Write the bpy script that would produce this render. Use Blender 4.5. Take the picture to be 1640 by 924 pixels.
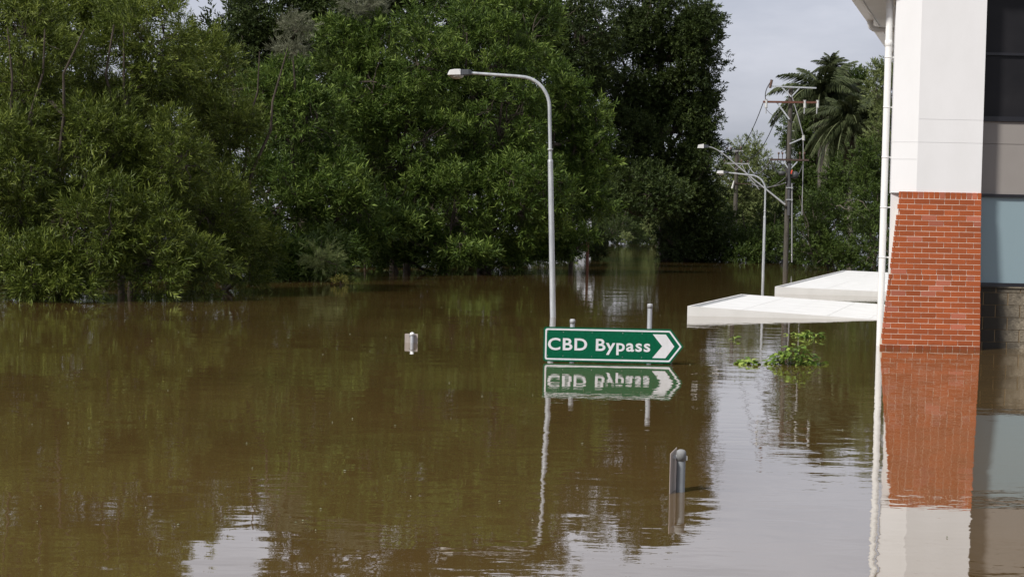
import bpy, bmesh, math, random
import numpy as np
from mathutils import Vector, Matrix

S = bpy.context.scene
for o in list(bpy.data.objects):
    bpy.data.objects.remove(o)
COL = S.collection
rad = math.radians
random.seed(7)
RNG = np.random.default_rng(11)

# ------------------------------------------------------------------ camera
CAM_H = 1.78
FPX = 2500.0                       # focal length in pixels of the 1640 px wide photograph
cam_d = bpy.data.cameras.new('camera')
cam_d.sensor_width = 36.0
cam_d.lens = FPX / 1640 * 36.0
cam_d.clip_start = 0.1
cam_d.clip_end = 6000
cam = bpy.data.objects.new('camera', cam_d)
COL.objects.link(cam)
CROT = Matrix.Rotation(rad(90 - 2.2), 4, 'X') @ Matrix.Rotation(rad(1.2), 4, 'Z')
cam.matrix_world = Matrix.Translation((0, 0, CAM_H)) @ CROT
S.camera = cam
S.render.resolution_x = 1024
S.render.resolution_y = 576

# ------------------------------------------------------------------ light and sky
SUN_EL, SUN_AZ = 45.0, 229.0       # azimuth clockwise from +Y: behind the camera, to the left
w = bpy.data.worlds.new('World')
S.world = w
w.use_nodes = True
nt = w.node_tree
nt.nodes.clear()
N = nt.nodes.new
L = nt.links.new
out = N('ShaderNodeOutputWorld')
sky = N('ShaderNodeTexSky')
sky.sky_type = 'NISHITA'
sky.sun_disc = False
sky.sun_elevation = rad(SUN_EL)
sky.sun_rotation = rad(SUN_AZ)
bg1 = N('ShaderNodeBackground'); bg1.inputs['Strength'].default_value = 0.07
L(sky.outputs[0], bg1.inputs['Color'])
tc = N('ShaderNodeTexCoord')
mp = N('ShaderNodeMapping'); mp.inputs['Scale'].default_value = (1.0, 1.0, 3.2)
nz = N('ShaderNodeTexNoise'); nz.inputs['Scale'].default_value = 6.5
nz.inputs['Detail'].default_value = 6; nz.inputs['Roughness'].default_value = 0.55
L(tc.outputs['Generated'], mp.inputs['Vector']); L(mp.outputs[0], nz.inputs['Vector'])
cr = N('ShaderNodeValToRGB')
cr.color_ramp.elements[0].position = 0.32; cr.color_ramp.elements[0].color = (0.375, 0.398, 0.465, 1)
cr.color_ramp.elements[1].position = 0.68; cr.color_ramp.elements[1].color = (0.540, 0.553, 0.615, 1)
L(nz.outputs[0], cr.inputs[0])
bg2 = N('ShaderNodeBackground')
sxyz = N('ShaderNodeSeparateXYZ'); L(tc.outputs['Generated'], sxyz.inputs[0])
zen = N('ShaderNodeValToRGB')                     # overcast: dimmer at the horizon, brighter higher up
ze = zen.color_ramp.elements
ze[0].position = 0.0; ze[0].color = (0.80, 0.80, 0.80, 1)
ze[1].position = 1.0; ze[1].color = (1.15, 1.15, 1.15, 1)
zq = ze.new(0.14); zq.color = (1.38, 1.38, 1.38, 1)
L(sxyz.outputs['Z'], zen.inputs[0]); L(zen.outputs[0], bg2.inputs['Strength'])
L(cr.outputs[0], bg2.inputs['Color'])
mx = N('ShaderNodeMixShader'); mx.inputs[0].default_value = 0.93
L(bg1.outputs[0], mx.inputs[1]); L(bg2.outputs[0], mx.inputs[2]); L(mx.outputs[0], out.inputs[0])

sun_d = bpy.data.lights.new('sun', 'SUN')
sun_d.energy = 4.7
sun_d.angle = rad(7)
sun_d.color = (1.0, 0.955, 0.89)
sun = bpy.data.objects.new('sun', sun_d)
COL.objects.link(sun)
_az, _el = rad(SUN_AZ), rad(SUN_EL)
sdir = Vector((math.sin(_az) * math.cos(_el), math.cos(_az) * math.cos(_el), math.sin(_el)))
sun.rotation_euler = sdir.to_track_quat('Z', 'Y').to_euler()
sun.location = (-10, -10, 20)

S.view_settings.view_transform = 'Standard'
S.view_settings.look = 'None'
S.view_settings.exposure = 0.0
S.view_settings.gamma = 1.0
S.render.engine = 'CYCLES'
S.cycles.max_bounces = 7
S.cycles.diffuse_bounces = 3
S.cycles.glossy_bounces = 3
S.cycles.transmission_bounces = 4
S.cycles.transparent_max_bounces = 8
S.cycles.use_denoising = True
S.cycles.caustics_reflective = False
S.cycles.caustics_refractive = False
S.cycles.sample_clamp_indirect = 6.0

# ------------------------------------------------------------------ helpers
def ray(px, py):
    d = Vector(((px - 820) / FPX, -(py - 462) / FPX, -1.0))
    return (CROT.to_3x3() @ d)

def P(px, py, Y):
    """world point at photograph pixel (px, py) and distance Y ahead"""
    d = ray(px, py)
    return Vector((0, 0, CAM_H)) + d * (Y / d.y)

def G(px, py, z=0.0):
    """world point at photograph pixel (px, py) on the level z"""
    d = ray(px, py)
    return Vector((0, 0, CAM_H)) + d * ((z - CAM_H) / d.z)

def X(px, Y, z=0.0):
    """world x of photograph column px at distance Y and level z"""
    a, b = 0.0, 0.0
    p = P(px, 400, Y)
    for _ in range(4):                      # the photograph is rolled a little: follow the column
        q = cam_px(Vector((p.x, Y, z)))
        p.x += (px - q[0]) * Y / FPX
    return p.x

CINV = (Matrix.Translation((0, 0, CAM_H)) @ CROT).inverted()
def cam_px(v):
    c = CINV @ v
    return (820 + FPX * c.x / -c.z, 462 - FPX * c.y / -c.z)

def setp(o, label=None, cat=None, group=None, kind=None):
    if label: o['label'] = label
    if cat: o['category'] = cat
    if group: o['group'] = group
    if kind: o['kind'] = kind
    return o

def thing(name, loc, label, cat, group=None):
    o = bpy.data.objects.new(name, None)
    o.empty_display_size = 0.3
    COL.objects.link(o)
    o.location = loc
    return setp(o, label, cat, group)

def wloc(o):
    v = Vector((0, 0, 0))
    while o is not None:
        v += o.location
        o = o.parent
    return v

def link(name, me, parent=None, loc=None, label=None):
    """object from a mesh; loc is the world location of its origin"""
    o = bpy.data.objects.new(name, me)
    COL.objects.link(o)
    if parent is not None:
        o.parent = parent
        base = wloc(parent)
        o.location = (Vector(loc) - base) if loc is not None else (0, 0, 0)
    elif loc is not None:
        o.location = loc
    if label: o['label'] = label
    return o

class MB:
    """collects geometry in world coordinates and builds one mesh"""
    def __init__(s):
        s.v = []; s.f = []; s.sm = []
    def add(s, vs, fs, smooth=False):
        b = len(s.v)
        s.v += [tuple(v) for v in vs]
        s.f += [tuple(b + i for i in f) for f in fs]
        s.sm += [smooth] * len(fs)
        return s
    def box(s, x0, x1, y0, y1, z0, z1):
        vs = [(x, y, z) for z in (z0, z1) for y in (y0, y1) for x in (x0, x1)]
        return s.add(vs, [(0, 2, 3, 1), (4, 5, 7, 6), (0, 1, 5, 4), (2, 6, 7, 3), (0, 4, 6, 2), (1, 3, 7, 5)])
    def hexa(s, lo, hi):
        """lo / hi: four points each, same order"""
        return s.add(list(lo) + list(hi), [(3, 2, 1, 0), (4, 5, 6, 7), (0, 1, 5, 4), (1, 2, 6, 5), (2, 3, 7, 6), (3, 0, 4, 7)])
    def tube(s, pts, rs, n=10, caps=True):
        pts = [Vector(p) for p in pts]
        if not hasattr(rs, '__len__'): rs = [rs] * len(pts)
        vs = []; ref = None
        for i, p in enumerate(pts):
            t = (pts[min(i + 1, len(pts) - 1)] - pts[max(i - 1, 0)]).normalized()
            if ref is None:
                ref = Vector((1, 0, 0)) if abs(t.x) < 0.8 else Vector((0, 1, 0))
            a = t.cross(ref)
            if a.length < 1e-5:
                ref = Vector((0, 1, 0.1)); a = t.cross(ref)
            a.normalize(); b = t.cross(a).normalized(); ref = a.cross(t).normalized()
            for k in range(n):
                an = 2 * math.pi * k / n
                vs.append(p + (a * math.cos(an) + b * math.sin(an)) * rs[i])
        fs = []
        for i in range(len(pts) - 1):
            for k in range(n):
                k2 = (k + 1) % n
                fs.append((i * n + k, i * n + k2, (i + 1) * n + k2, (i + 1) * n + k))
        s.add(vs, fs, True)
        if caps:
            s.add(vs[:n], [tuple(range(n))[::-1]]); s.add(vs[-n:], [tuple(range(n))])
        return s
    def lathe(s, c, prof, n=14, axis='z'):
        c = Vector(c); vs = []; fs = []
        for r, h in prof:
            for k in range(n):
                an = 2 * math.pi * k / n
                if axis == 'z': vs.append(c + Vector((r * math.cos(an), r * math.sin(an), h)))
                elif axis == 'x': vs.append(c + Vector((h, r * math.cos(an), r * math.sin(an))))
                else: vs.append(c + Vector((r * math.cos(an), h, r * math.sin(an))))
        for i in range(len(prof) - 1):
            for k in range(n):
                k2 = (k + 1) % n
                fs.append((i * n + k, i * n + k2, (i + 1) * n + k2, (i + 1) * n + k))
        return s.add(vs, fs, True)
    def mesh(s, name, mat, org=(0, 0, 0), bevel=0.0):
        me = bpy.data.meshes.new(name)
        ox, oy, oz = org
        me.from_pydata([(x - ox, y - oy, z - oz) for x, y, z in s.v], [], s.f)
        bm = bmesh.new(); bm.from_mesh(me)
        for f, sm in zip(bm.faces, s.sm): f.smooth = sm
        if bevel > 0:
            bmesh.ops.remove_doubles(bm, verts=bm.verts, dist=1e-5)
            es = [e for e in bm.edges if len(e.link_faces) == 2 and e.calc_face_angle(0) > 0.6]
            bmesh.ops.bevel(bm, geom=es, offset=bevel, segments=1, affect='EDGES', clamp_overlap=True)
        bmesh.ops.recalc_face_normals(bm, faces=bm.faces)
        bm.to_mesh(me); bm.free()
        if mat: me.materials.append(mat)
        return me
    def build(s, name, mat, parent=None, label=None, bevel=0.0, loc=None):
        org = wloc(parent) if (parent is not None and loc is None) else Vector(loc or (0, 0, 0))
        me = s.mesh(name, mat, org, bevel)
        return link(name, me, parent, org, label)

# ------------------------------------------------------------------ materials
def mat(name, col, rough=0.6, col2=None, scale=6.0, bump=0.0, bscale=40.0, metal=0.0, objrand=0.0, ior=1.45,
        spec=0.5, stretch=(1, 1, 1), detail=5):
    m = bpy.data.materials.new(name); m.use_nodes = True
    t = m.node_tree; n = t.nodes; b = n['Principled BSDF']
    b.inputs['Roughness'].default_value = rough; b.inputs['Metallic'].default_value = metal
    b.inputs['IOR'].default_value = ior
    b.inputs['Specular IOR Level'].default_value = spec
    tc = n.new('ShaderNodeTexCoord'); mp = n.new('ShaderNodeMapping')
    mp.inputs['Scale'].default_value = stretch
    t.links.new(tc.outputs['Object'], mp.inputs['Vector'])
    nz = n.new('ShaderNodeTexNoise'); nz.inputs['Scale'].default_value = scale
    nz.inputs['Detail'].default_value = detail; nz.inputs['Roughness'].default_value = 0.6
    t.links.new(mp.outputs[0], nz.inputs['Vector'])
    cr = n.new('ShaderNodeValToRGB'); cr.name = 'ramp'
    c2 = col2 or tuple(c * 0.85 for c in col)
    cr.color_ramp.elements[0].position = 0.33; cr.color_ramp.elements[0].color = (*c2, 1)
    cr.color_ramp.elements[1].position = 0.67; cr.color_ramp.elements[1].color = (*col, 1)
    t.links.new(nz.outputs[0], cr.inputs[0])
    last = cr.outputs[0]
    if objrand > 0:
        oi = n.new('ShaderNodeObjectInfo'); hs = n.new('ShaderNodeHueSaturation')
        mr = n.new('ShaderNodeMapRange'); mr.inputs['To Min'].default_value = 1 - objrand; mr.inputs['To Max'].default_value = 1 + objrand
        t.links.new(oi.outputs['Random'], mr.inputs['Value']); t.links.new(mr.outputs[0], hs.inputs['Value'])
        t.links.new(last, hs.inputs['Color']); last = hs.outputs[0]
    t.links.new(last, b.inputs['Base Color'])
    if bump > 0:
        n2 = n.new('ShaderNodeTexNoise'); n2.inputs['Scale'].default_value = bscale; n2.inputs['Detail'].default_value = 4
        t.links.new(mp.outputs[0], n2.inputs['Vector'])
        bp = n.new('ShaderNodeBump'); bp.inputs['Strength'].default_value = 1.0; bp.inputs['Distance'].default_value = bump
        t.links.new(n2.outputs[0], bp.inputs['Height']); t.links.new(bp.outputs[0], b.inputs['Normal'])
    return m

def leaf_mat(name, dark, mid, light, rough=0.42, trans=0.22):
    m = bpy.data.materials.new(name); m.use_nodes = True
    t = m.node_tree; n = t.nodes; b = n['Principled BSDF']
    at = n.new('ShaderNodeAttribute'); at.attribute_name = 'tint'
    cr = n.new('ShaderNodeValToRGB')
    e = cr.color_ramp.elements
    e[0].position = 0.0; e[0].color = (*dark, 1); e[1].position = 1.0; e[1].color = (*light, 1)
    k = e.new(0.5); k.color = (*mid, 1)
    t.links.new(at.outputs['Fac'], cr.inputs[0]); t.links.new(cr.outputs[0], b.inputs['Base Color'])
    b.inputs['Roughness'].default_value = rough
    b.inputs['Specular IOR Level'].default_value = 0.18
    tr = n.new('ShaderNodeBsdfTranslucent'); t.links.new(cr.outputs[0], tr.inputs['Color'])
    ms = n.new('ShaderNodeMixShader'); ms.inputs[0].default_value = trans
    t.links.new(b.outputs[0], ms.inputs[1]); t.links.new(tr.outputs[0], ms.inputs[2])
    t.links.new(ms.outputs[0], n['Material Output'].inputs[0])
    return m

M = {}
M['render_white'] = mat('render_white', (0.80, 0.80, 0.81), 0.8, (0.755, 0.755, 0.76), 1.6, 0.0015, 110, stretch=(1, 1, .5))
M['paint_white'] = mat('paint_white', (0.82, 0.82, 0.81), 0.42, (0.78, 0.78, 0.77), 2.0)
M['canopy_white'] = mat('canopy_white', (0.74, 0.74, 0.73), 0.5, (0.66, 0.66, 0.645), 1.6)
M['soffit'] = mat('soffit', (0.66, 0.66, 0.65), 0.6, (0.62, 0.62, 0.61), 2.0)
M['taupe'] = mat('taupe', (0.27, 0.25, 0.235), 0.8, (0.255, 0.235, 0.22), 2.0, 0.0008, 160)
M['brick'] = mat('brick', (0.39, 0.092, 0.024), 0.85, (0.30, 0.068, 0.020), 9.0, 0.001, 120, objrand=0.17)
M['brick_stained'] = mat('brick_stained', (0.47, 0.155, 0.09), 0.85, (0.38, 0.10, 0.055), 14.0, 0.001, 120, objrand=0.2)
M['mortar'] = mat('mortar', (0.72, 0.63, 0.53), 0.9, (0.55, 0.47, 0.38), 8.0, 0.001, 150)
M['block_mortar'] = mat('block_mortar', (0.30, 0.22, 0.13), 0.9, (0.22, 0.16, 0.09), 8.0)
M['black_frame'] = mat('black_frame', (0.012, 0.012, 0.016), 0.35)
M['film'] = mat('film', (0.235, 0.315, 0.35), 0.35, (0.225, 0.305, 0.34), 1.0)
M['galv'] = mat('galv', (0.52, 0.54, 0.56), 0.45, (0.34, 0.36, 0.38), 16.0, metal=0.3, stretch=(1, 1, .12))
M['galv_dull'] = mat('galv_dull', (0.42, 0.43, 0.44), 0.55, (0.33, 0.34, 0.35), 14.0, metal=0.15)
M['dark_metal'] = mat('dark_metal', (0.05, 0.052, 0.055), 0.5)
M['head_grey'] = mat('head_grey', (0.62, 0.62, 0.61), 0.45)
M['head_dark'] = mat('head_dark', (0.055, 0.06, 0.068), 0.5)
M['lens'] = mat('lens', (0.42, 0.41, 0.38), 0.12, spec=0.8)
M['sign_green'] = mat('sign_green', (0.001, 0.110, 0.052), 0.5, (0.001, 0.080, 0.038), 26.0, spec=.15)
M['sign_white'] = mat('sign_white', (0.73, 0.74, 0.77), 0.4, (0.64, 0.65, 0.66), 14.0, stretch=(1, 1, .4))
M['cap_grey'] = mat('cap_grey', (0.25, 0.255, 0.26), 0.8, (0.17, 0.175, 0.18), 20.0)
M['plastic_grey'] = mat('plastic_grey', (0.24, 0.26, 0.28), 0.55)
M['sign_back'] = mat('sign_back', (0.44, 0.385, 0.35), 0.5, (0.34, 0.30, 0.27), 12.0, stretch=(1, 1, .3))
M['wood_pole'] = mat('wood_pole', (0.105, 0.095, 0.080), 0.9, (0.040, 0.035, 0.028), 9.0, 0.004, 30, stretch=(3, 3, 0.25))
M['rust'] = mat('rust', (0.14, 0.055, 0.035), 0.8, (0.09, 0.036, 0.024), 9.0)
M['dark_timber'] = mat('dark_timber', (0.07, 0.045, 0.036), 0.8)
M['insulator'] = mat('insulator', (0.62, 0.62, 0.60), 0.3)
M['insulator_brown'] = mat('insulator_brown', (0.12, 0.07, 0.05), 0.3)
M['orange'] = mat('orange', (0.55, 0.07, 0.03), 0.5)
M['wire'] = mat('wire', (0.06, 0.06, 0.065), 0.6)
M['wire_grey'] = mat('wire_grey', (0.3, 0.3, 0.31), 0.6)
M['bark'] = mat('bark', (0.085, 0.068, 0.050), 0.9, (0.035, 0.027, 0.02), 7.0, stretch=(2, 2, .6))
M['bark_pale'] = mat('bark_pale', (0.20, 0.17, 0.14), 0.9, (0.09, 0.07, 0.055), 7.0, stretch=(2, 2, .6))
M['palm_trunk'] = mat('palm_trunk', (0.22, 0.20, 0.175), 0.9, (0.12, 0.105, 0.09), 5.0, stretch=(1, 1, 6))
M['ground'] = mat('ground', (0.16, 0.12, 0.08), 0.95, (0.10, 0.075, 0.05), 0.4)
M['weatherboard'] = mat('weatherboard', (0.42, 0.44, 0.47), 0.6, (0.30, 0.31, 0.33), 1.5)
M['tin'] = mat('tin', (0.45, 0.46, 0.48), 0.5)

LM = {
 'willow': leaf_mat('willow_leaf', (0.022, 0.038, 0.007), (0.088, 0.120, 0.017), (0.31, 0.36, 0.080)),
 'laurel': leaf_mat('laurel_leaf', (0.012, 0.030, 0.005), (0.060, 0.100, 0.014), (0.26, 0.34, 0.075), 0.5),
 'fig': leaf_mat('fig_leaf', (0.014, 0.025, 0.007), (0.034, 0.052, 0.012), (0.085, 0.112, 0.028), 0.55, 0.15),
 'silver': leaf_mat('silver_leaf', (0.12, 0.13, 0.075), (0.19, 0.20, 0.13), (0.30, 0.31, 0.22), 0.6),
 'pale': leaf_mat('pale_leaf', (0.085, 0.115, 0.038), (0.15, 0.185, 0.065), (0.26, 0.29, 0.12), 0.5),
 'bush': leaf_mat('bush_leaf', (0.022, 0.042, 0.008), (0.052, 0.082, 0.016), (0.115, 0.160, 0.036), 0.5),
 'yellow': leaf_mat('yellowing_leaf', (0.10, 0.12, 0.03), (0.24, 0.23, 0.05), (0.42, 0.36, 0.10), 0.5),
 'palm': leaf_mat('palm_leaf', (0.030, 0.042, 0.016), (0.070, 0.088, 0.038), (0.18, 0.20, 0.10), 0.5),
 'dead': leaf_mat('dead_leaf', (0.10, 0.075, 0.055), (0.17, 0.13, 0.10), (0.24, 0.19, 0.15), 0.8),
 'vine': leaf_mat('vine_leaf', (0.060, 0.115, 0.016), (0.170, 0.265, 0.042), (0.36, 0.46, 0.10), 0.4, 0.35),
}

# block wall material: pale split concrete block, wet stain and pier's shadow painted dark at left
mb_ = mat('block', (0.33, 0.285, 0.215), 0.85, (0.12, 0.10, 0.07), 11.0, 0.006, 45)
M['block'] = mb_
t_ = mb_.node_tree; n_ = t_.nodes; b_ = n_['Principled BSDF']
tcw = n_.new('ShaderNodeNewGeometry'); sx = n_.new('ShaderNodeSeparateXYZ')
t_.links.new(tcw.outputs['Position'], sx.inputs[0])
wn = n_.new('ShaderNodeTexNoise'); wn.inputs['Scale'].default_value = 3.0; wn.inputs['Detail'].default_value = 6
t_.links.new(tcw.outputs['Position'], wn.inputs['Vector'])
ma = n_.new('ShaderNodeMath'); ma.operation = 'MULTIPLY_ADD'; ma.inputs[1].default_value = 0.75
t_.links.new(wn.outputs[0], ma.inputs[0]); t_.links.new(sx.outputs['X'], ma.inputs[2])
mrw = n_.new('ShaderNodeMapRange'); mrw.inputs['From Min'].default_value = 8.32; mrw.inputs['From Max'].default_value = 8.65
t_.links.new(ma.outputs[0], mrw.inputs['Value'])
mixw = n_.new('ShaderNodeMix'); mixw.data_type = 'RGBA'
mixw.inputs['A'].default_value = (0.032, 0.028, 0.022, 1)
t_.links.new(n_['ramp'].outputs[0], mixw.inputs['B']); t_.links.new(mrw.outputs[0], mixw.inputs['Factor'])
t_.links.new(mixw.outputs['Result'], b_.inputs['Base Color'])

# bricks: wet dark band just above the flood line
for nm in ('brick', 'brick_stained'):
    t_ = M[nm].node_tree; n_ = t_.nodes; b_ = n_['Principled BSDF']
    src = b_.inputs['Base Color'].links[0].from_socket
    gq = n_.new('ShaderNodeNewGeometry'); sq = n_.new('ShaderNodeSeparateXYZ'); t_.links.new(gq.outputs['Position'], sq.inputs[0])
    wn = n_.new('ShaderNodeTexNoise'); wn.inputs['Scale'].default_value = 9.0; t_.links.new(gq.outputs['Position'], wn.inputs['Vector'])
    ma = n_.new('ShaderNodeMath'); ma.operation = 'MULTIPLY_ADD'; ma.inputs[1].default_value = -0.10
    t_.links.new(wn.outputs[0], ma.inputs[0]); t_.links.new(sq.outputs['Z'], ma.inputs[2])
    mr_ = n_.new('ShaderNodeMapRange'); mr_.inputs['From Min'].default_value = -0.02; mr_.inputs['From Max'].default_value = 0.05
    mr_.inputs['To Min'].default_value = 0.62; mr_.inputs['To Max'].default_value = 1.0
    t_.links.new(ma.outputs[0], mr_.inputs['Value'])
    vm = n_.new('ShaderNodeVectorMath'); vm.operation = 'SCALE'
    t_.links.new(src, vm.inputs[0]); t_.links.new(mr_.outputs[0], vm.inputs['Scale']); t_.links.new(vm.outputs[0], b_.inputs['Base Color'])

# dark window glass
def glass_dark():
    m = bpy.data.materials.new('dark_glass'); m.use_nodes = True
    t = m.node_tree; n = t.nodes; b = n['Principled BSDF']
    b.inputs['Roughness'].default_value = 0.03
    nz = n.new('ShaderNodeTexNoise'); nz.inputs['Scale'].default_value = 2.5
    tc = n.new('ShaderNodeTexCoord'); t.links.new(tc.outputs['Object'], nz.inputs['Vector'])
    cr = n.new('ShaderNodeValToRGB')
    cr.color_ramp.elements[0].color = (0.010, 0.010, 0.012, 1); cr.color_ramp.elements[1].color = (0.025, 0.024, 0.026, 1)
    t.links.new(nz.outputs[0], cr.inputs[0]); t.links.new(cr.outputs[0], b.inputs['Base Color'])
    b.inputs['Specular IOR Level'].default_value = 0.12
    return m
M['dark_glass'] = glass_dark()

# flood water: brown, turbid, mirror-like at low angles
def water_mat():
    m = bpy.data.materials.new('flood_water'); m.use_nodes = True
    t = m.node_tree; n = t.nodes; b = n['Principled BSDF']
    geo = n.new('ShaderNodeNewGeometry')
    def noise(scale, detail, st, rough=0.5, dist=0.0):
        mp = n.new('ShaderNodeMapping'); mp.inputs['Scale'].default_value = st
        t.links.new(geo.outputs['Position'], mp.inputs['Vector'])
        z = n.new('ShaderNodeTexNoise'); z.inputs['Scale'].default_value = scale
        z.inputs['Detail'].default_value = detail; z.inputs['Roughness'].default_value = rough
        z.inputs['Distortion'].default_value = dist
        t.links.new(mp.outputs[0], z.inputs['Vector']); return z
    def math_(op, a, c):
        q = n.new('ShaderNodeMath'); q.operation = op
        for i, v in enumerate((a, c)):
            if hasattr(v, 'outputs'): t.links.new(v.outputs[0], q.inputs[i])
            elif isinstance(v, (int, float)): q.inputs[i].default_value = v
            else: t.links.new(v, q.inputs[i])
        return q
    # colour of the silt
    c = noise(0.25, 4, (1, 1, 1))
    cr = n.new('ShaderNodeValToRGB')
    cr.color_ramp.elements[0].position = 0.3; cr.color_ramp.elements[0].color = (0.102, 0.063, 0.021, 1)
    cr.color_ramp.elements[1].position = 0.7; cr.color_ramp.elements[1].color = (0.132, 0.082, 0.028, 1)
    t.links.new(c.outputs[0], cr.inputs[0]); pass
    # ripples in three sizes, with calm and ruffled patches
    big = noise(0.55, 2, (0.6, 1.0, 1))
    midn = noise(3.2, 2, (0.55, 1.0, 1), 0.5, 0.3)
    fine = noise(13.0, 2, (0.6, 1.0, 1), 0.5, 0.2)
    patch = noise(0.16, 3, (1.0, 0.6, 1), 0.6)
    pr = n.new('ShaderNodeMapRange'); pr.inputs['From Min'].default_value = 0.40; pr.inputs['From Max'].default_value = 0.62
    pr.inputs['To Min'].default_value = 0.25; pr.inputs['To Max'].default_value = 1.0
    t.links.new(patch.outputs[0], pr.inputs['Value'])
    h1 = math_('MULTIPLY', big, 0.0080)
    h2 = math_('MULTIPLY', midn, 0.0021)
    h3 = math_('MULTIPLY', fine, 0.00055)
    h3 = math_('MULTIPLY', h3, pr)
    h = math_('ADD', math_('ADD', h1, h2), h3)
    bp = n.new('ShaderNodeBump'); bp.inputs['Strength'].default_value = 1.0; bp.inputs['Distance'].default_value = 1.0
    t.links.new(h.outputs[0], bp.inputs['Height'])
    # silt below, mirror film above, mixed by the angle of view (Fresnel)
    df = n.new('ShaderNodeBsdfDiffuse'); gl = n.new('ShaderNodeBsdfGlossy'); gl.inputs['Roughness'].default_value = 0.015
    gl.inputs['Color'].default_value = (1, 1, 1, 1)
    fr = n.new('ShaderNodeFresnel'); fr.inputs['IOR'].default_value = 1.33
    pw = math_('POWER', fr, 0.52)
    ms = n.new('ShaderNodeMixShader')
    t.links.new(cr.outputs[0], df.inputs['Color']); t.links.new(bp.outputs[0], gl.inputs['Normal']); t.links.new(bp.outputs[0], fr.inputs['Normal'])
    t.links.new(pw.outputs[0], ms.inputs[0]); t.links.new(df.outputs[0], ms.inputs[1]); t.links.new(gl.outputs[0], ms.inputs[2])
    t.links.new(ms.outputs[0], n['Material Output'].inputs[0]); n.remove(b)
    return m
M['water'] = water_mat()

# ------------------------------------------------------------------ ground and water
BED = -3.0
g = MB(); g.add([(-2500, -200, BED), (2500, -200, BED), (2500, 5000, BED), (-2500, 5000, BED)], [(0, 1, 2, 3)])
setp(g.build('ground', M['ground']), kind='structure')
g = MB(); g.add([(-2500, -200, 0), (2500, -200, 0), (2500, 5000, 0), (-2500, 5000, 0)], [(0, 1, 2, 3)])
setp(g.build('flood_water', M['water']), kind='structure')

# ================================================================== BUILDING
YF = 25.0                                   # white pier front
xL = X(1430, YF, 2.6); xR = X(1571.5, YF, 2.6)
SK = math.tan(rad(18))                      # the side wall runs back at 18 degrees
bld = thing('office_building', (xL, YF, BED),
            'white rendered building with red brick pier and black windows, standing in the flood', 'building')
YW = 25.32                                  # main wall plane
xE = xL + 9.0
zT = 6.3
ZB = P(1500, 308, YF).z                     # top of the brickwork
zJ = {k: P(1520, k, YF).z for k in (192, 229)}
zJL = P(1450, 255, YF).z
# pier: left splayed facet + front, in rendered pieces separated by fine joints
xF = X(1469, YF, 3.0)
cut = 0.003
def pier_piece(z0, z1):
    m = MB()
    lo = [(xF, YF, z0), (xR, YF, z0), (xR, YW + 0.2, z0), (xF, YW + 0.2, z0)]
    m.hexa(lo, [(x, y, z1) for x, y, z in lo]); return m
def facet_piece(z0, z1):
    m = MB()
    lo = [(xL, YF + 0.13, z0), (xF, YF + 0.002, z0), (xF, YW + 0.2, z0), (xL + .07, YW + 0.2, z0)]
    m.hexa(lo, [(x, y, z1) for x, y, z in lo]); return m
zs = [ZB - 0.02, zJ[229], zJ[192], zT]
for a, b in zip(zs[:-1], zs[1:]):
    pier_piece(a + cut / 2, b - cut / 2).build('wall_panel', M['render_white'], bld)
zs = [ZB - 0.02, zJL, zJ[229], zT]
for a, b in zip(zs[:-1], zs[1:]):
    facet_piece(a + cut / 2, b - cut / 2).build('wall_panel', M['render_white'], bld)
m = MB(); m.box(xF + .01, xR - .012, YF + 0.012, YW + .15, ZB, zT); m.box(xL + .08, xF + .01, YF + .14, YW + .15, ZB, zT)
m.build('joint_backing', M['soffit'], bld)
# white wall below, behind the brick pier
m = MB(); lo = [(xL + .01, YF + 0.15, BED), (xR - .03, YF + 0.15, BED), (xR - .03, YW + .15, BED), (xL + .08, YW + .15, BED)]
m.hexa(lo, [(x, y, ZB - .03) for x, y, z in lo]); m.build('pier_wall', M['render_white'], bld)

# brick pier, battered to the front and to the left
bp_ = link('brick_pier', None, None) if False else None
zb0 = ZB - 0.115 - 27 * 0.0862 - 0.128
def left_x(z):   # slanting left edge
    t = (ZB - z) / (ZB - 0.0)
    return X(1442, YF, ZB) - 0.285 * t
def front_y(z):
    t = (ZB - z) / (ZB - 0.0)
    return YF - 0.015 - 0.20 * t
core = MB()
zc0, zc1 = BED, ZB - 0.004
def core_ring(z, ins=0.0045):
    return [(left_x(max(z, -.3)) + 0.02 + ins, front_y(max(z, -.3)) + ins, z), (xR - ins, front_y(max(z, -.3)) + ins, z),
            (xR - ins, YF + .13, z), (left_x(max(z, -.3)) + 0.05, YF + .13, z)]
core.hexa(core_ring(BED), core_ring(-0.3)); core.hexa(core_ring(-0.3), core_ring(zc1))
pier = core.build('brick_pier', M['mortar'], bld)
unit = MB(); unit.box(-.5, .5, -.5, .5, -.5, .5)
def brick_mesh(mt):
    me = unit.mesh('brick', mt, (0, 0, 0)); return me
BM1, BM2 = brick_mesh(M['brick']), brick_mesh(M['brick_stained'])
def put_brick(x0, x1, z0, z1):
    if x1 - x0 < 0.018: return
    zc = (z0 + z1) / 2
    me = BM2 if random.random() < 0.09 else BM1
    dp = 0.09
    o = link('brick', me, pier, ((x0 + x1) / 2, front_y(zc) + dp / 2 - random.uniform(0, 0.0025), zc))
    o.scale = (x1 - x0, dp, z1 - z0)
    o.rotation_euler = (0, 0, random.uniform(-.004, .004))
gp = 0.0092
z = ZB
def course(z1, z0, blen, off):
    xr = xR; lx = left_x((z0 + z1) / 2)
    lx = lx - 0.0
    x = xr + off
    while x > lx:
        a = max(x - blen + gp, lx); b = min(x, xr)
        if b > a: put_brick(a, b, z0 + gp, z1)
        x -= blen
course(z, z - 0.115, 0.0862, 0.02); z -= 0.115
for k in range(27):
    if k == 14:
        course(z, z - 0.0862, 0.1175, 0.01)
    else:
        course(z, z - 0.0862, 0.238, (0.0 if k % 2 else 0.119) + random.uniform(-.006, .006))
    z -= 0.0862
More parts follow.
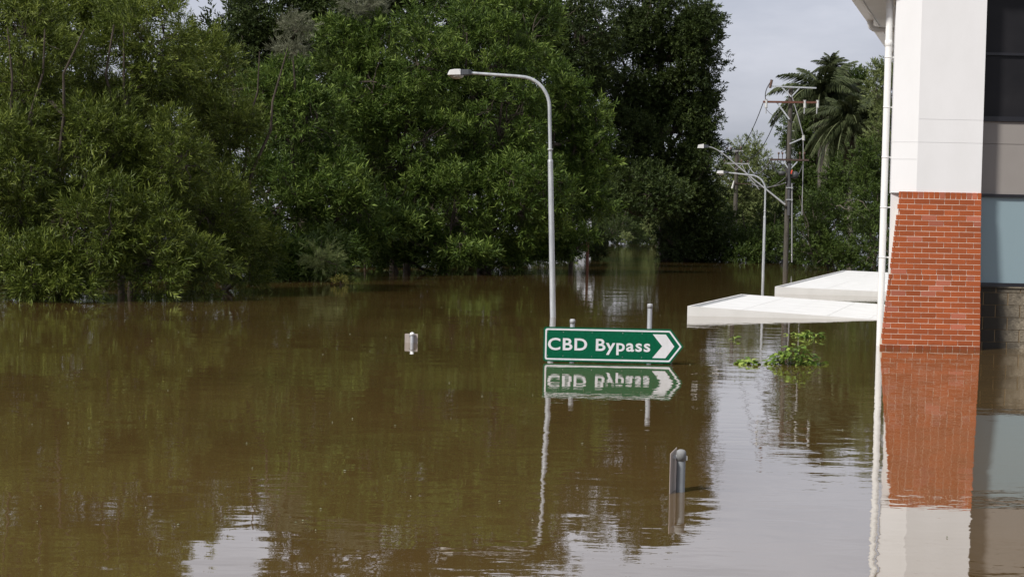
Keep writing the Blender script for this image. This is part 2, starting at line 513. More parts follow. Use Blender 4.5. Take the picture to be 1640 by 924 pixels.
course(z, z - 0.128, 0.118, 0.03)

# main wall to the right of the pier: window above, taupe band, window, block wall
zW1b = P(1600, 195, YW).z; zW2t = P(1600, 311, YW).z; zW2b = P(1600, 459, YW).z; zTj = P(1600, 231, YW).z
m = MB(); m.box(xR - .02, xE, YW, YW + .25, zW2t, zTj - .0035); m.build('wall_panel', M['taupe'], bld)
m = MB(); m.box(xR - .02, xE, YW, YW + .25, zTj + .0035, zW1b); m.build('wall_panel', M['taupe'], bld)
m = MB(); m.box(xR - .02, xE, YW + .03, YW + .24, zTj - .0035, zTj + .0035); m.build('wall_joint', M['mortar'], bld)
# block wall
m = MB(); m.box(xR - .03, xE, YW - .002, YW + .24, BED, zW2b - .012)
bw = m.build('block_wall', M['block_mortar'], bld)
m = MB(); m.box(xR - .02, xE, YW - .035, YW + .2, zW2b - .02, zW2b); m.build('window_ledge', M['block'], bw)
bb = MB(); bb.box(-.5, .5, -.5, .5, -.5, .5)
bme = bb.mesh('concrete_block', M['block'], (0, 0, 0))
zz = P(1600, 469, YW).z
# top cut course, then full courses
rows = [(zz, zW2b - .022)]
while zz > -0.25:
    rows.append((zz - 0.2, zz)); zz -= 0.2
for r, (z0, z1) in enumerate(rows):
    x = xR - (0.21 if r % 2 else 0.01)
    while x < xR + 3.4:
        a = max(x + .01, xR - .005); b = x + 0.39
        x += 0.395
        if b - a < .03: continue
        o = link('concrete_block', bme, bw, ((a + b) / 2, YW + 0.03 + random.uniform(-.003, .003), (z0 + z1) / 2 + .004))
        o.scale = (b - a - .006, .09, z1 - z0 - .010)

def window(name_lab, x0, x1, z0, z1, mullions_z, mullions_x, panemat, fr=0.055):
    fm = MB()
    y0, y1 = YW - .03, YW + .07
    fm.box(x0, x1, y0, y1, z0, z0 + fr * 1.3); fm.box(x0, x1, y0, y1, z1 - fr, z1)
    fm.box(x0, x0 + fr, y0 + .001, y1 - .001, z0 + fr * 1.3, z1 - fr); fm.box(x1 - fr, x1, y0 + .001, y1 - .001, z0 + fr * 1.3, z1 - fr)
    wdw = fm.build('window', M['black_frame'], bld, name_lab)
    for mz in mullions_z:
        k = MB(); k.box(x0 + fr, x1 - fr, y0 + .01, y1 - .01, mz - .022, mz + .022); k.build('glazing_bar', M['black_frame'], wdw)
    for mx_ in mullions_x:
        k = MB(); k.box(mx_ - .025, mx_ + .025, y0 + .004, y1 - .02, z0 + fr * 1.3, z1 - fr); k.build('glazing_bar', M['black_frame'], wdw)
    zsl = [z0 + fr * 1.3] + list(mullions_z) + [z1 - fr]
    for a, b in zip(zsl[:-1], zsl[1:]):
        k = MB(); k.box(x0 + fr, x1 - fr, YW + .015, YW + .022, a, b); k.build('pane', panemat, wdw)
    return wdw
wu = window('upper black framed window with dark reflecting glass', xR + .0, xR + 2.6, zW1b + .002, zT - .3, [P(1600, 87, YW).z], [xR + 1.3], M['dark_glass'], 0.06)
wl = window('lower black framed window with pale blue-grey frosted film', xR + .0, xR + 2.6, zW2b + .002, zW2t - .002, [], [xR + 1.3], M['film'], 0.045)
k = MB(); k.box(xR + .05, xR + 2.55, YW + .15, YW + .19, zW1b, zT - .3); k.build('room_backing', M['dark_metal'], wu)
# the wall further right and the top of the wall above the windows
m = MB(); m.box(xR + 2.6, xE, YW + .001, YW + .24, zW2b - .012, zW2t); m.box(xR + 2.6, xE, YW + .001, YW + .24, zW1b, zT)
m.box(xR, xR + 2.6, YW + .001, YW + .24, zT - .3, zT); m.build('wall_panel', M['taupe'], bld)
# side wall running back
YB = 74.0
def side(y): return xL + .08 + (y - YF) * SK
m = MB()
lo = [(side(YW + .3), YW + .21, BED), (side(YW + .3) + .25, YW + .21, BED), (side(YB) + .25, YB, BED), (side(YB), YB, BED)]
m.hexa(lo, [(x, y, zT) for x, y, z in lo]); m.build('side_wall', M['render_white'], bld)
m = MB()
m.hexa([(xE - .25, YW + .25, BED), (xE, YW + .25, BED), (xE + (YB - YW) * SK, YB, BED), (xE - .25 + (YB - YW) * SK, YB, BED)],
       [(xE - .25, YW + .25, zT), (xE, YW + .25, zT), (xE + (YB - YW) * SK, YB, zT), (xE - .25 + (YB - YW) * SK, YB, zT)])
m.box(side(YB) + .3, xE + (YB - YW) * SK - .3, YB - .25, YB - .01, BED, zT)
m.build('rear_wall', M['render_white'], bld)
# eave: fascia line passes (1355,0) and runs to the vanishing point of the side wall
ZE = 5.70; OV = 0.84
def eave(y, o): return xL + (y - YF) * SK - o / math.cos(rad(18))
def strip(o0, o1, z0, z1, y0, y1, name, mt):
    m = MB()
    lo = [(eave(y0, o0), y0, z0), (eave(y0, o1), y0, z0), (eave(y1, o1), y1, z0), (eave(y1, o0), y1, z0)]
    m.hexa(lo, [(x, y, z1) for x, y, z in lo]); return m.build(name, mt, bld)
y0e = 25.0
for ya, yb in ((y0e, 28.0), (28.006, 40), (40.006, 60), (60.006, YB)):
    strip(OV - .16, -.05, ZE + .03, ZE + .05, ya, yb - .006, 'soffit_panel', M['soffit'])
strip(OV - .14, OV - .165, ZE + .0, ZE + .26, y0e, YB, 'fascia', M['paint_white'])
gu = strip(OV, OV - .135, ZE + .0, ZE + .13, y0e, YB, 'gutter', M['paint_white'])
m = MB()
xR0 = xE + .5; xR1 = xE + (YB - y0e) * SK + .5
m.hexa([(eave(y0e, OV - .1), y0e, ZE + .26), (xR0, y0e, ZE + .26), (xR1, YB + .3, ZE + .26), (eave(YB, OV - .1), YB + .3, ZE + .26)],
       [(eave(y0e, OV - .1) + 3, y0e + 3, ZE + 1.3), (xR0 - 2, y0e + 3, ZE + 1.3), (xR1 - 2, YB - 2, ZE + 1.3), (eave(YB, OV - .1) + 3, YB - 2, ZE + 1.3)])
m.build('roof', M['galv_dull'], bld)
# vertical downpipe at the corner
YP = 25.36
xp = X(1417.5, YP, 3.0)
m = MB(); m.tube([(xp, YP, BED), (xp, YP, ZE + .02)], 0.054, 20)
dp = m.build('downpipe', M['paint_white'], bld)
for py in (12, 92, 172, 252, 332, 412):
    zc = P(1417, py, YP).z
    k = MB(); k.lathe((xp, YP, zc), [(0.0545, -.012), (0.0585, -.010), (0.0585, .010), (0.0545, .012)], 20)
    k.box(xp + .05, xL + .16, YP - .008, YP + .008, zc - .009, zc + .009)
    k.build('pipe_bracket', M['paint_white'], dp)
k = MB(); k.lathe((xp, YP, P(1417, 70, YP).z), [(0.0545, -.05), (0.059, -.045), (0.059, .045), (0.0545, .05)], 20); k.build('pipe_collar', M['paint_white'], dp)
# swan-neck pipes from the gutter to the side wall
for yy in (28.7, 33.6):
    gx = eave(yy, OV - .07)
    pts = [(gx, yy, ZE + .03), (gx, yy, ZE - .06), (gx + .02, yy, ZE - .11), (gx + .07, yy, ZE - .145), (gx + .14, yy, ZE - .155),
           (side(yy) - .16, yy, ZE - .155), (side(yy) - .1, yy, ZE - .19), (side(yy) - .07, yy, ZE - .26), (side(yy) - .07, yy, BED)]
    k = MB(); k.tube(pts, 0.05, 14); k.lathe((gx, yy, ZE - .02), [(.058, -.03), (.058, .03)], 14)
    k.build('downpipe', M['paint_white'], bld)

# ------------------------------------------------------------------ half sunk canopies
def canopy(fl, bl, width, zl, slope, nx, ny, label, thick=0.30):
    root = thing('canopy', (fl.x, fl.y, BED), label, 'canopy', 'flat white canopies along the side wall')
    v = Vector((bl.x - fl.x, bl.y - fl.y, 0)); dl = v.length; v.normalize()
    u = Vector((1, -.03, 0)).normalized()
    def pt(a, b, dz=0.0):      # a along the front, b going back
        q = Vector((fl.x, fl.y, 0)) + u * a + v * b
        return (q.x, q.y, zl - slope * a + dz)
    def slab(a0, a1, b0, b1, z0, z1):
        m = MB(); m.hexa([pt(a0, b0, z0), pt(a1, b0, z0), pt(a1, b1, z0), pt(a0, b1, z0)],
                         [pt(a0, b0, z1), pt(a1, b0, z1), pt(a1, b1, z1), pt(a0, b1, z1)]); return m
    slab(0, width, 0, .045, -thick, 0).build('fascia', M['canopy_white'], root)
    slab(0, .045, .047, dl - .047, -thick, -.001).build('fascia', M['canopy_white'], root)
    slab(0, width, dl - .045, dl, -thick, 0).build('fascia', M['canopy_white'], root)
    slab(.047, width, .047, dl - .047, -.10, -.04).build('deck', M['dark_metal'], root)
    gs = MB()
    k = .06
    while k < dl - .08:
        b = slab(.06, .20, k, k + .05, -.035, -.014); gs.v, gs.f, gs.sm = (gs.v + b.v, gs.f + [tuple(i + len(gs.v) for i in f) for f in b.f], gs.sm + b.sm)
        k += .09
    go = gs.build('gutter_grille', M['galv_dull'], root)
    a0, b0 = .23, .05
    pw, pl = (width - a0) / nx, (dl - .1) / ny
    for i in range(nx):
        for j in range(ny):
            slab(a0 + i * pw + .004, a0 + (i + 1) * pw - .004, b0 + j * pl + .006, b0 + (j + 1) * pl - .006, -.035, -.006 - .002 * ((i + j) % 2)).build('roof_panel', M['canopy_white'], root)
    for a, b in ((.5, .4), (.5, dl - .5)):
        x, y, z = pt(a, b); k = MB(); k.tube([(x, y, BED), (x, y, z - .11)], .06, 10); k.build('post', M['canopy_white'], root)
    return root
c1 = canopy(G(1101, 490, .21), G(1187, 471, .21), 4.75, .21, .050, 5, 1,
       'nearer white flat canopy, one end dipping under the flood water beside the white downpipe')
c2 = canopy(G(1241, 459, .22), G(1350, 433, .22), 5.3, .22, .025, 4, 3,
       'farther white flat canopy with panel seams, in front of the green bushes')
h_ = G(1224, 508, 0.0)
k = MB(); k.tube([(h_.x - .05, h_.y - .05, .0), (h_.x, h_.y - .05, .05), (h_.x + .05, h_.y - .05, .0)], .006, 6); k.tube([(h_.x - .05, h_.y - .05, .0), (h_.x, h_.y - .02, -.03), (h_.x + .05, h_.y - .05, .0)], .006, 6)
k.build('hook', M['galv_dull'], c1)

# ================================================================== STREET LAMPS
def street_lamp(loc, label):
    root = thing('street_lamp', loc, label, 'street lamp', 'single arm street lamps')
    x, y, b = loc
    H = 7.78                                   # height of the arm above the bed
    def q(dx, dz): return (x + dx, y, b + dz)
    stub = .34                                 # the pole runs on into the ground
    m = MB(); m.tube([q(0, -stub), q(0, 5.95)], [.068, .052], 18)
    m.lathe(q(0, 5.95), [(.056, 0), (.05, .03), (.042, .05)], 18)
    m.build('pole', M['galv'], root)
    m = MB()
    pts = [q(0, 5.9), q(0, 7.05)]
    for k in range(1, 9):
        a = math.pi / 2 * k / 9
        pts.append(q(-0.58 * (1 - math.cos(a)), 7.05 + 0.62 * math.sin(a)))
    pts += [q(-.66, 7.685), q(-1.58, 7.765)]
    m.tube(pts, [.036] * 2 + [.035] * 8 + [.032, .028], 14); m.build('arm', M['galv'], root)
    for dz in (5.98, 6.2):
        k = MB(); k.lathe(q(0, dz), [(.041, -.02), (.05, -.018), (.05, .018), (.041, .02)], 14); k.build('collar', M['galv_dull'], root)
    # lamp head: dark gear box at the arm, pale hood, clear bowl under it
    def loft(sec, mt, name, par, bev=.006):
        m = MB(); vs = []; fs = []
        for (dx, w2, z0, z1) in sec:
            for (sy, zz) in ((-w2, z0), (w2, z0), (w2 * .86, z1), (-w2 * .86, z1)):
                vs.append((x + dx, y + sy, b + H + zz))
        for i in range(len(sec) - 1):
            for k in range(4):
                k2 = (k + 1) % 4
                fs.append((i * 4 + k, i * 4 + k2, (i + 1) * 4 + k2, (i + 1) * 4 + k))
        fs.append((3, 2, 1, 0)); e = (len(sec) - 1) * 4; fs.append((e, e + 1, e + 2, e + 3))
        m.add(vs, fs); return m.build(name, mt, par, bevel=bev)
    head = loft([(-1.77, .10, -.055, .05), (-1.76, .105, -.06, .054), (-1.62, .10, -.055, .05), (-1.56, .06, -.045, .04)], M['head_dark'], 'lamp_head', root)
    loft([(-2.04, .10, -.055, -.03), (-2.00, .12, -.06, .045), (-1.90, .13, -.062, .06), (-1.772, .13, -.062, .058)], M['head_grey'], 'hood', head, .01)
    m = MB(); n = 16; vs = []; fs = []
    for i in range(6):
        a = math.pi / 2 * i / 5
        for k in range(n):
            t = 2 * math.pi * k / n
            vs.append((x - 1.86 + .145 * math.cos(a) * math.cos(t), y + .115 * math.cos(a) * math.sin(t), b + H - .063 - .07 * math.sin(a)))
    for i in range(5):
        for k in range(n):
            k2 = (k + 1) % n; fs.append((i * n + k, i * n + k2, (i + 1) * n + k2, (i + 1) * n + k))
    m.add(vs, fs, True); m.build('lamp_lens', M['lens'], head)
    for o_ in (.0,):
        m = MB(); m.box(x - 1.80, x - 1.79, y - .1175, y - .1165, b + H - .03, b + H + .05); m.build('latch', M['galv_dull'], head)
    return root
ln = G(885, 508)
LEAN = rad(2.2)
lamp = street_lamp((ln.x + 3 * math.tan(LEAN), ln.y, BED + .19), 'nearest tall galvanised street lamp, its foot in the water behind the green sign')
def copy_tree(o, parent=None):
    c = o.copy(); COL.objects.link(c)
    if parent is not None: c.parent = parent
    for ch in list(o.children): copy_tree(ch, c)
    return c
l2 = copy_tree(lamp)
lamp.rotation_euler = (0, -LEAN, 0)
Y2 = 65.0
l2.location = (X(1223, Y2, 1.0), Y2, P(1160, 276, Y2).z - 7.78)
l2['label'] = 'farther galvanised street lamp behind the white canopies, left of the timber power pole'

# ================================================================== CBD BYPASS SIGN
YS = G(880, 580).y
def round_poly(pts, r, seg=5):
    out_ = []
    n = len(pts)
    for i in range(n):
        p0, p1, p2 = Vector(pts[i - 1]), Vector(pts[i]), Vector(pts[(i + 1) % n])
        a = (p0 - p1).normalized(); b = (p2 - p1).normalized()
        ang = a.angle(b); rr = r[i] if hasattr(r, '__len__') else r
        d = rr / math.tan(ang / 2)
        s, e = p1 + a * d, p1 + b * d
        c = p1 + (a + b).normalized() * (rr / math.sin(ang / 2))
        a0 = math.atan2((s - c).y, (s - c).x); a1 = math.atan2((e - c).y, (e - c).x)
        da = (a1 - a0 + math.pi) % (2 * math.pi) - math.pi
        for k in range(seg + 1):
            t = a0 + da * k / seg
            out_.append((c.x + rr * math.cos(t), c.y + rr * math.sin(t)))
    return out_
p_tl = P(871, 523, YS); p_tr = P(1075, 528.5, YS); p_tip = P(1095, 552, YS); p_br = P(1073, 580.5, YS); p_bl = P(872, 577, YS)
zb = 0.014; zt = zb + 0.462; zmid = (zt + zb) / 2
sx0 = p_tl.x; sx1 = (p_tr.x + p_br.x) / 2; sx2 = p_tip.x
sgn = thing('direction_sign', ((sx0 + sx1) / 2, YS, BED), 'green and white CBD Bypass arrow sign pointing right, just above the water', 'road sign')
outl = [(sx0, zb), (sx1, zb), (sx2, zmid), (sx1, zt), (sx0, zt)]
def poly_plate(pts2, y0, y1):
    n = len(pts2); m = MB()
    vs = [(x, y0, z) for x, z in pts2] + [(x, y1, z) for x, z in pts2]
    fs = [tuple(range(n)), tuple(range(2 * n - 1, n - 1, -1))] + [(i, n + i, n + (i + 1) % n, (i + 1) % n) for i in range(n)]
    m.add(vs, fs); return m
def inset_poly(pts, d):
    n = len(pts); res = []
    for i in range(n):
        p0, p1, p2 = Vector(pts[i - 1]), Vector(pts[i]), Vector(pts[(i + 1) % n])
        e1 = (p1 - p0).normalized(); e2 = (p2 - p1).normalized()
        n1 = Vector((-e1.y, e1.x)); n2 = Vector((-e2.y, e2.x))
        k = (n1 + n2); k = k / max(k.dot(n1), 1e-6)
        res.append(tuple(p1 + k * d))
    return res
ro = round_poly(outl, [.035, .03, .02, .03, .035])
board = poly_plate(ro, YS, YS + .004).build('sign_board', M['sign_green'], sgn)
i1 = inset_poly(outl, .021); i2 = inset_poly(outl, .043)
r1 = round_poly(i1, [.03, .025, .012, .025, .03]); r2 = round_poly(i2, [.018, .015, .008, .015, .018])
m = MB(); n = len(r1)
vs = [(x, YS - .0025, z) for x, z in r1] + [(x, YS - .0025, z) for x, z in r2] + [(x, YS - .0001, z) for x, z in r1] + [(x, YS - .0001, z) for x, z in r2]
fs = []
for i in range(n):
    j = (i + 1) % n
    fs += [(i, j, n + j, n + i), (i, 2 * n + i, 2 * n + j, j), (n + i, n + j, 3 * n + j, 3 * n + i)]
m.add(vs, fs); m.build('sign_border', M['sign_white'], sgn)
def spx(px, py):
    q = P(px, py, YS); return (q.x, q.z)
# chevron
cx0 = spx(1045.5, 534)[0]; cx1 = spx(1066.5, 534)[0]; cxt = spx(1080, 553)[0]; cxi = spx(1060.5, 553)[0]
ch = [(cx0, zb + .072), (cx1, zb + .072), (cxt, zmid), (cx1, zt - .072), (cx0, zt - .072), (cxi, zmid)]
m = MB()
for y in (YS - .0025,):
    m.add([(x, y, z) for x, z in ch], [(0, 1, 2, 5), (5, 2, 3, 4)])
    m.add([(x, YS - .0001, z) for x, z in ch] + [(x, y, z) for x, z in ch], [(i, (i + 1) % 6, 6 + (i + 1) % 6, 6 + i) for i in range(6)])
m.build('arrow_chevron', M['sign_white'], sgn)
# lettering
def lettering(text, x0, x1, zbase, cap_h, y, mt, parent, offset=0.02):
    cu = bpy.data.curves.new('lettering', 'FONT'); cu.body = text; cu.size = 1.0
    cu.offset = offset; cu.extrude = 0.0; cu.resolution_u = 4; cu.space_character = 1.10
    to = bpy.data.objects.new('lettering', cu); COL.objects.link(to)
    bpy.context.view_layer.update()
    me = bpy.data.meshes.new_from_object(to.evaluated_get(bpy.context.evaluated_depsgraph_get()))
    bpy.data.objects.remove(to)
    co = np.empty(len(me.vertices) * 3, 'f'); me.vertices.foreach_get('co', co); co = co.reshape(-1, 3)
    mnx, mxx = co[:, 0].min(), co[:, 0].max()
    caph = 0.729 + 2 * offset
    nx_ = x0 + (co[:, 0] - mnx) / (mxx - mnx) * (x1 - x0)
    nz_ = zbase + (co[:, 1] + offset) / caph * cap_h
    org = wloc(parent)
    co2 = np.stack([nx_ - org.x, np.full_like(nx_, y - org.y), nz_ - org.z], 1).astype('f')
    # one object per letter: split the text into its connected pieces
    fcs = [tuple(p.vertices) for p in me.polygons]; par = list(range(len(co2)))
    def fd(a):
        while par[a] != a: par[a] = par[par[a]]; a = par[a]
        return a
    for f in fcs:
        for v_ in f[1:]: par[fd(v_)] = fd(f[0])
    isl = {}
    for f in fcs: isl.setdefault(fd(f[0]), []).append(f)
    for fs_ in sorted(isl.values(), key=lambda q: min(co2[v_][0] for f in q for v_ in f)):
        ids = sorted({v_ for f in fs_ for v_ in f}); mp_ = {v_: i_ for i_, v_ in enumerate(ids)}
        c0 = co2[ids].mean(0)
        m2 = bpy.data.meshes.new('letter')
        m2.from_pydata([tuple(co2[v_] - c0) for v_ in ids], [], [tuple(mp_[v_] for v_ in f) for f in fs_])
        m2.materials.append(mt)
        link('letter', m2, parent, tuple(org + Vector(c0)))
zbase = spx(960, 562)[1] + .002
lettering('CBD Bypass', spx(877.5, 552)[0], spx(1041.5, 554)[0], zbase, 0.172, YS - .003, M['sign_white'], sgn, .02)
# rivets
rv = MB()
for px in (877, 902, 948, 997, 1028):
    for dz in (.075, .395): 
        x_ = spx(px, 553)[0]; rv.lathe((x_, YS - .0035, zb + dz), [(.0001, 0), (.004, .0005), (.005, .0034)], 8, 'y')
setp(rv.build('rivets', M['galv_dull'], sgn), kind='stuff')
for px, py in ((917, 511), (1041, 486.5)):
    q = P(px, py, YS + .05)
    k = MB(); k.tube([(q.x, YS + .045, BED), (q.x, YS + .045, q.z - .02)], .033, 14)
    po = k.build('post', M['galv'], sgn)
    k = MB(); k.lathe((q.x, YS + .045, q.z - .03), [(.034, -.03), (.037, -.03), (.037, .018), (.03, .03), (.001, .033)], 14); k.build('post_cap', M['galv_dull'], po)

# ================================================================== SMALL SUNKEN SIGNS
nb = G(1089.5, 787)
s1 = thing('sunken_sign', (nb.x, nb.y, BED), 'grey post with domed cap and small sign plate seen edge-on, nearest in the water', 'street sign')
zt1 = P(1088, 718, nb.y).z
k = MB(); k.tube([(nb.x, nb.y, BED), (nb.x, nb.y, zt1 - .06)], .0305, 18); k.build('post', M['plastic_grey'], s1)
k = MB(); k.lathe((nb.x, nb.y, zt1 - .055), [(.0305, -.028), (.0335, -.028), (.0335, .024), (.0315, .036), (.025, .044), (.014, .049), (.0005, .051)], 18); k.build('post_cap', M['cap_grey'], s1)
k = MB(); k.box(nb.x - .062, nb.x - .03, nb.y - .012, nb.y + .012, zt1 - .068, zt1 - .045); k.box(nb.x + .028, nb.x + .042, nb.y - .012, nb.y + .012, zt1 - .08, zt1 - .05); k.build('bracket', M['galv_dull'], s1)
k = MB()
pa = (X(1072.5, nb.y - .1, .15), nb.y - .1); pb = (X(1082.5, nb.y + .1, .15), nb.y + .1); th = .004
zt_ = zt1 - .018
k.hexa([(pa[0], pa[1], -.35), (pa[0] + th, pa[1], -.35), (pb[0] + th, pb[1], -.35), (pb[0], pb[1], -.35)],
       [(pa[0], pa[1], zt_ - .005), (pa[0] + th, pa[1], zt_ - .005), (pb[0] + th, pb[1], zt_ + .012), (pb[0], pb[1], zt_ + .012)])
k.build('sign_plate', M['sign_back'], s1)
nb = G(658, 549)
s2 = thing('sunken_sign', (nb.x, nb.y, BED), 'back of small grey sign plate on capped post, alone in open water', 'street sign')
zt2 = P(660, 532, nb.y).z; yb_ = nb.y
xq = X(660, yb_, 0.1)
k = MB(); k.tube([(xq, yb_, BED), (xq, yb_, zt2 - .03)], .027, 14); k.build('post', M['galv'], s2)
k = MB(); k.lathe((xq, yb_, zt2 - .03), [(.027, -.02), (.034, -.02), (.034, .008), (.026, .022), (.01, .03), (.0005, .031)], 14); k.build('post_cap', M['paint_white'], s2)
xa, xb = X(648, yb_, .1), X(669, yb_, .1)
k = poly_plate(round_poly([(xa, -.3), (xb, -.3), (xb, zt2 - .025), (xa, zt2 - .025)], .012, 3), yb_ + .035, yb_ + .039); k.build('sign_plate', M['sign_back'], s2)
k = MB(); k.box(xq - .05, xq + .05, yb_ + .02, yb_ + .036, zt2 - .06, zt2 - .04); k.build('bracket', M['galv_dull'], s2)

# leaning timber post by the far bank
q = G(941, 425)
tp = thing('timber_post', (q.x, q.y, BED), 'thin brown post standing in the water against the overhanging foliage', 'post')
k = MB(); k.tube([(q.x, q.y, BED), (q.x - .02, q.y, P(940, 366, q.y).z)], [.085, .07], 10); k.build('shaft', M['rust'], tp)
k = MB(); k.box(q.x - .16, q.x + .16, q.y - .1, q.y - .07, P(940, 376, q.y).z, P(940, 366, q.y).z); k.build('sign_plate', M['sign_back'], tp)

# ================================================================== POWER POLES
YQ = 78.0
def QP(px, py, dy=0.0):
    v = P(px, py, YQ); v.y += dy; return v
ba = QP(1258, 430)
pp = thing('power_pole', (ba.x, YQ, BED), 'tall timber power pole with three crossarms and a long lamp arm', 'power pole')
xb_ = ba.x
ztop = QP(1263, 140).z
k = MB(); k.tube([(xb_, YQ, BED), (xb_, YQ, 3), (xb_ + .02, YQ, ztop)], [.13, .122, .105], 14); k.build('pole', M['wood_pole'], pp)
def bar(p0, p1, w, h, mt, name, par=None):
    p0, p1 = Vector(p0), Vector(p1); d = (p1 - p0).normalized()
    up = Vector((0, 0, 1)); s = d.cross(up)
    if s.length < 1e-3: s = Vector((1, 0, 0))
    s.normalize(); u = s.cross(d).normalized()
    k = MB()
    k.hexa([p0 + s * w - u * h, p0 - s * w - u * h, p0 - s * w + u * h, p0 + s * w + u * h],
           [p1 + s * w - u * h, p1 - s * w - u * h, p1 - s * w + u * h, p1 + s * w + u * h])
    return k.build(name, mt, par or pp)
F = -.22
a1 = bar(QP(1230, 139, F), QP(1306, 142, F), .035, .035, M['galv'], 'crossarm')
bar(QP(1251, 141, F), QP(1266, 156, F), .015, .03, M['galv'], 'brace', a1); bar(QP(1279, 142, F), QP(1266, 156, F), .015, .03, M['galv'], 'brace', a1)
a2 = bar(QP(1221, 164, F), QP(1308, 165, F), .045, .05, M['rust'], 'crossarm')
a2['label'] = 'rusty red crossarm'
bar(QP(1243, 165, F), QP(1263, 192, F), .015, .035, M['galv'], 'brace', a2)
a3 = bar(QP(1232, 256, F), QP(1294, 257, F), .045, .045, M['dark_timber'], 'crossarm')
bar(QP(1253, 258, F), QP(1263, 273, F), .015, .03, M['galv'], 'brace', a3); bar(QP(1276, 259, F), QP(1263, 273, F), .015, .03, M['galv'], 'brace', a3)
def insul(px, py0, py1, par, mt, tilt=0):
    a = QP(px, py0, F); b = QP(px - tilt, py1, F)
    k = MB(); n = 7
    pts, rs = [], []
    for i in range(n * 2):
        t = i / (n * 2 - 1); pts.append(a.lerp(b, t)); rs.append(.085 if i % 2 == 0 else .05)
    k.tube(pts, rs, 10); k.build('insulator', mt, par)
insul(1287.5, 161, 174, a2, M['insulator']); insul(1308, 161, 174, a2, M['insulator']); insul(1226, 160, 174, a2, M['insulator'])
for px in (1287, 1307, 1226):
    k = MB(); k.tube([QP(px, 174, F), QP(px - .5, 183, F)], .03, 6); k.build('connector', M['galv_dull'], a2)
insul(1235, 129, 142, a1, M['insulator_brown'], 3)
for i, px in enumerate((1246, 1252, 1280, 1287)):
    q_ = QP(px, 246, F)
    k = MB(); k.lathe(q_, [(.02, -.28), (.02, -.05), (.06, -.04), (.04, 0), (.06, .03), (.0005, .06)], 8); k.build('insulator', M['insulator_brown'], a3)
# jumper loops
def curve(pts, r, mt, name, par, n=6):
    k = MB(); k.tube(pts, r, n); return k.build(name, mt, par)
def bez(a, b, sag, n=10, side_=0.0):
    a, b = Vector(a), Vector(b); res = []
    for i in range(n + 1):
        t = i / n; p = a.lerp(b, t); p.z -= sag * 4 * t * (1 - t); p.x += side_ * 4 * t * (1 - t); res.append(p)
    return res
curve(bez(QP(1235, 130, F), QP(1225, 160, F), 0, side_=-.12), .025, M['wire'], 'cable', pp)
curve(bez(QP(1225, 174, F), QP(1243, 187, F), .1), .012, M['wire'], 'cable', pp)
curve([QP(1267, 155, F), QP(1277, 188, F), QP(1285, 218, F)], .028, M['wire_grey'], 'cable', pp)
curve([QP(1285, 218, F), QP(1285, 260, F), QP(1283, 345, F)], .022, M['wire_grey'], 'conduit', pp)
insul(1285.5, 217, 226, pp, M['insulator'])
bar(QP(1263, 231, F), QP(1284, 222, F), .02, .03, M['galv'], 'brace')
curve(bez(QP(1234, 259, F), QP(1257, 276, F), .25, side_=-.05), .03, M['wire'], 'cable', pp)
curve(bez(QP(1246, 259, F), QP(1259, 300, F), .0, side_=.25), .03, M['wire'], 'cable', pp)
curve(bez(QP(1286, 259, F), QP(1266, 284, F), .35), .03, M['wire'], 'cable', pp)
curve([QP(1267, 294, F), QP(1267, 420, F)], .035, M['wire_grey'], 'conduit', pp)
curve([QP(1263, 262, F), QP(1262, 345, F)], .09, M['wire'], 'cable_guard', pp)
for py in (301, 320): bar(QP(1257, py, F - .1), QP(1268, py, F - .1), .01, .02, M['galv'], 'strap')
k = MB(); c_ = QP(1251, 278, F - .15); k.lathe(c_, [(.0005, -.2), (.1, -.18), (.12, 0), (.1, .1), (.0005, .12)], 10, 'x'); k.build('switch_box', M['dark_metal'], pp)
k = MB(); c_ = QP(1271, 281, F - .15)
k.lathe(c_, [(.0005, -.14), (.15, -.13), (.2, .0), (.15, .13), (.0005, .14)], 12, 'x'); k.build('cable_coil', M['dark_metal'], pp)
pts = [c_ + Vector((-.1 + .02 * math.cos(t), -.18, 0)) + Vector((-.13 * math.cos(t * .5) , 0, .22 * math.sin(t * .5 + .2))) for t in [i * .35 for i in range(8)]]
k = MB(); k.tube(pts, .035, 8); k.build('warning_ring', M['orange'], pp)
for py in range(168, 300, 14):
    k = MB(); q_ = QP(1267, py, F + .2); k.tube([q_, q_ + Vector((.16, 0, 0))], .012, 6); k.build('step_peg', M['galv_dull'], pp)
# long lamp arm with its own small head
e0, e1 = QP(1256, 327, F), QP(1226, 300, F)
curve([QP(1256, 328, F), QP(1205, 287, F), QP(1160, 249, F), QP(1150, 242, F), QP(1140, 237, F), QP(1130, 235, F)], [.055, .034, .028, .026, .024, .022], M['galv_dull'], 'lamp_arm', pp, 10)
curve([QP(1198, 283, F), QP(1215, 304, F)], .02, M['galv_dull'], 'stay', pp)
q_ = QP(1124, 235, F)
k = MB(); k.hexa([q_ + Vector((.06, -.12, -.09)), q_ + Vector((.06, .12, -.09)), q_ + Vector((.06, .1, .1)), q_ + Vector((.06, -.1, .1))],
                 [q_ + Vector((.3, -.07, -.05)), q_ + Vector((.3, .07, -.05)), q_ + Vector((.3, .06, .06)), q_ + Vector((.3, -.06, .06))])
hd = k.build('lamp_head', M['head_dark'], pp)
k = MB(); k.hexa([q_ + Vector((-.24, -.1, -.09)), q_ + Vector((-.24, .1, -.09)), q_ + Vector((-.2, .09, .07)), q_ + Vector((-.2, -.09, .07))],
                 [q_ + Vector((.055, -.14, -.09)), q_ + Vector((.055, .14, -.09)), q_ + Vector((.055, .12, .12)), q_ + Vector((.055, -.12, .12))])
k.build('hood', M['head_grey'], hd)

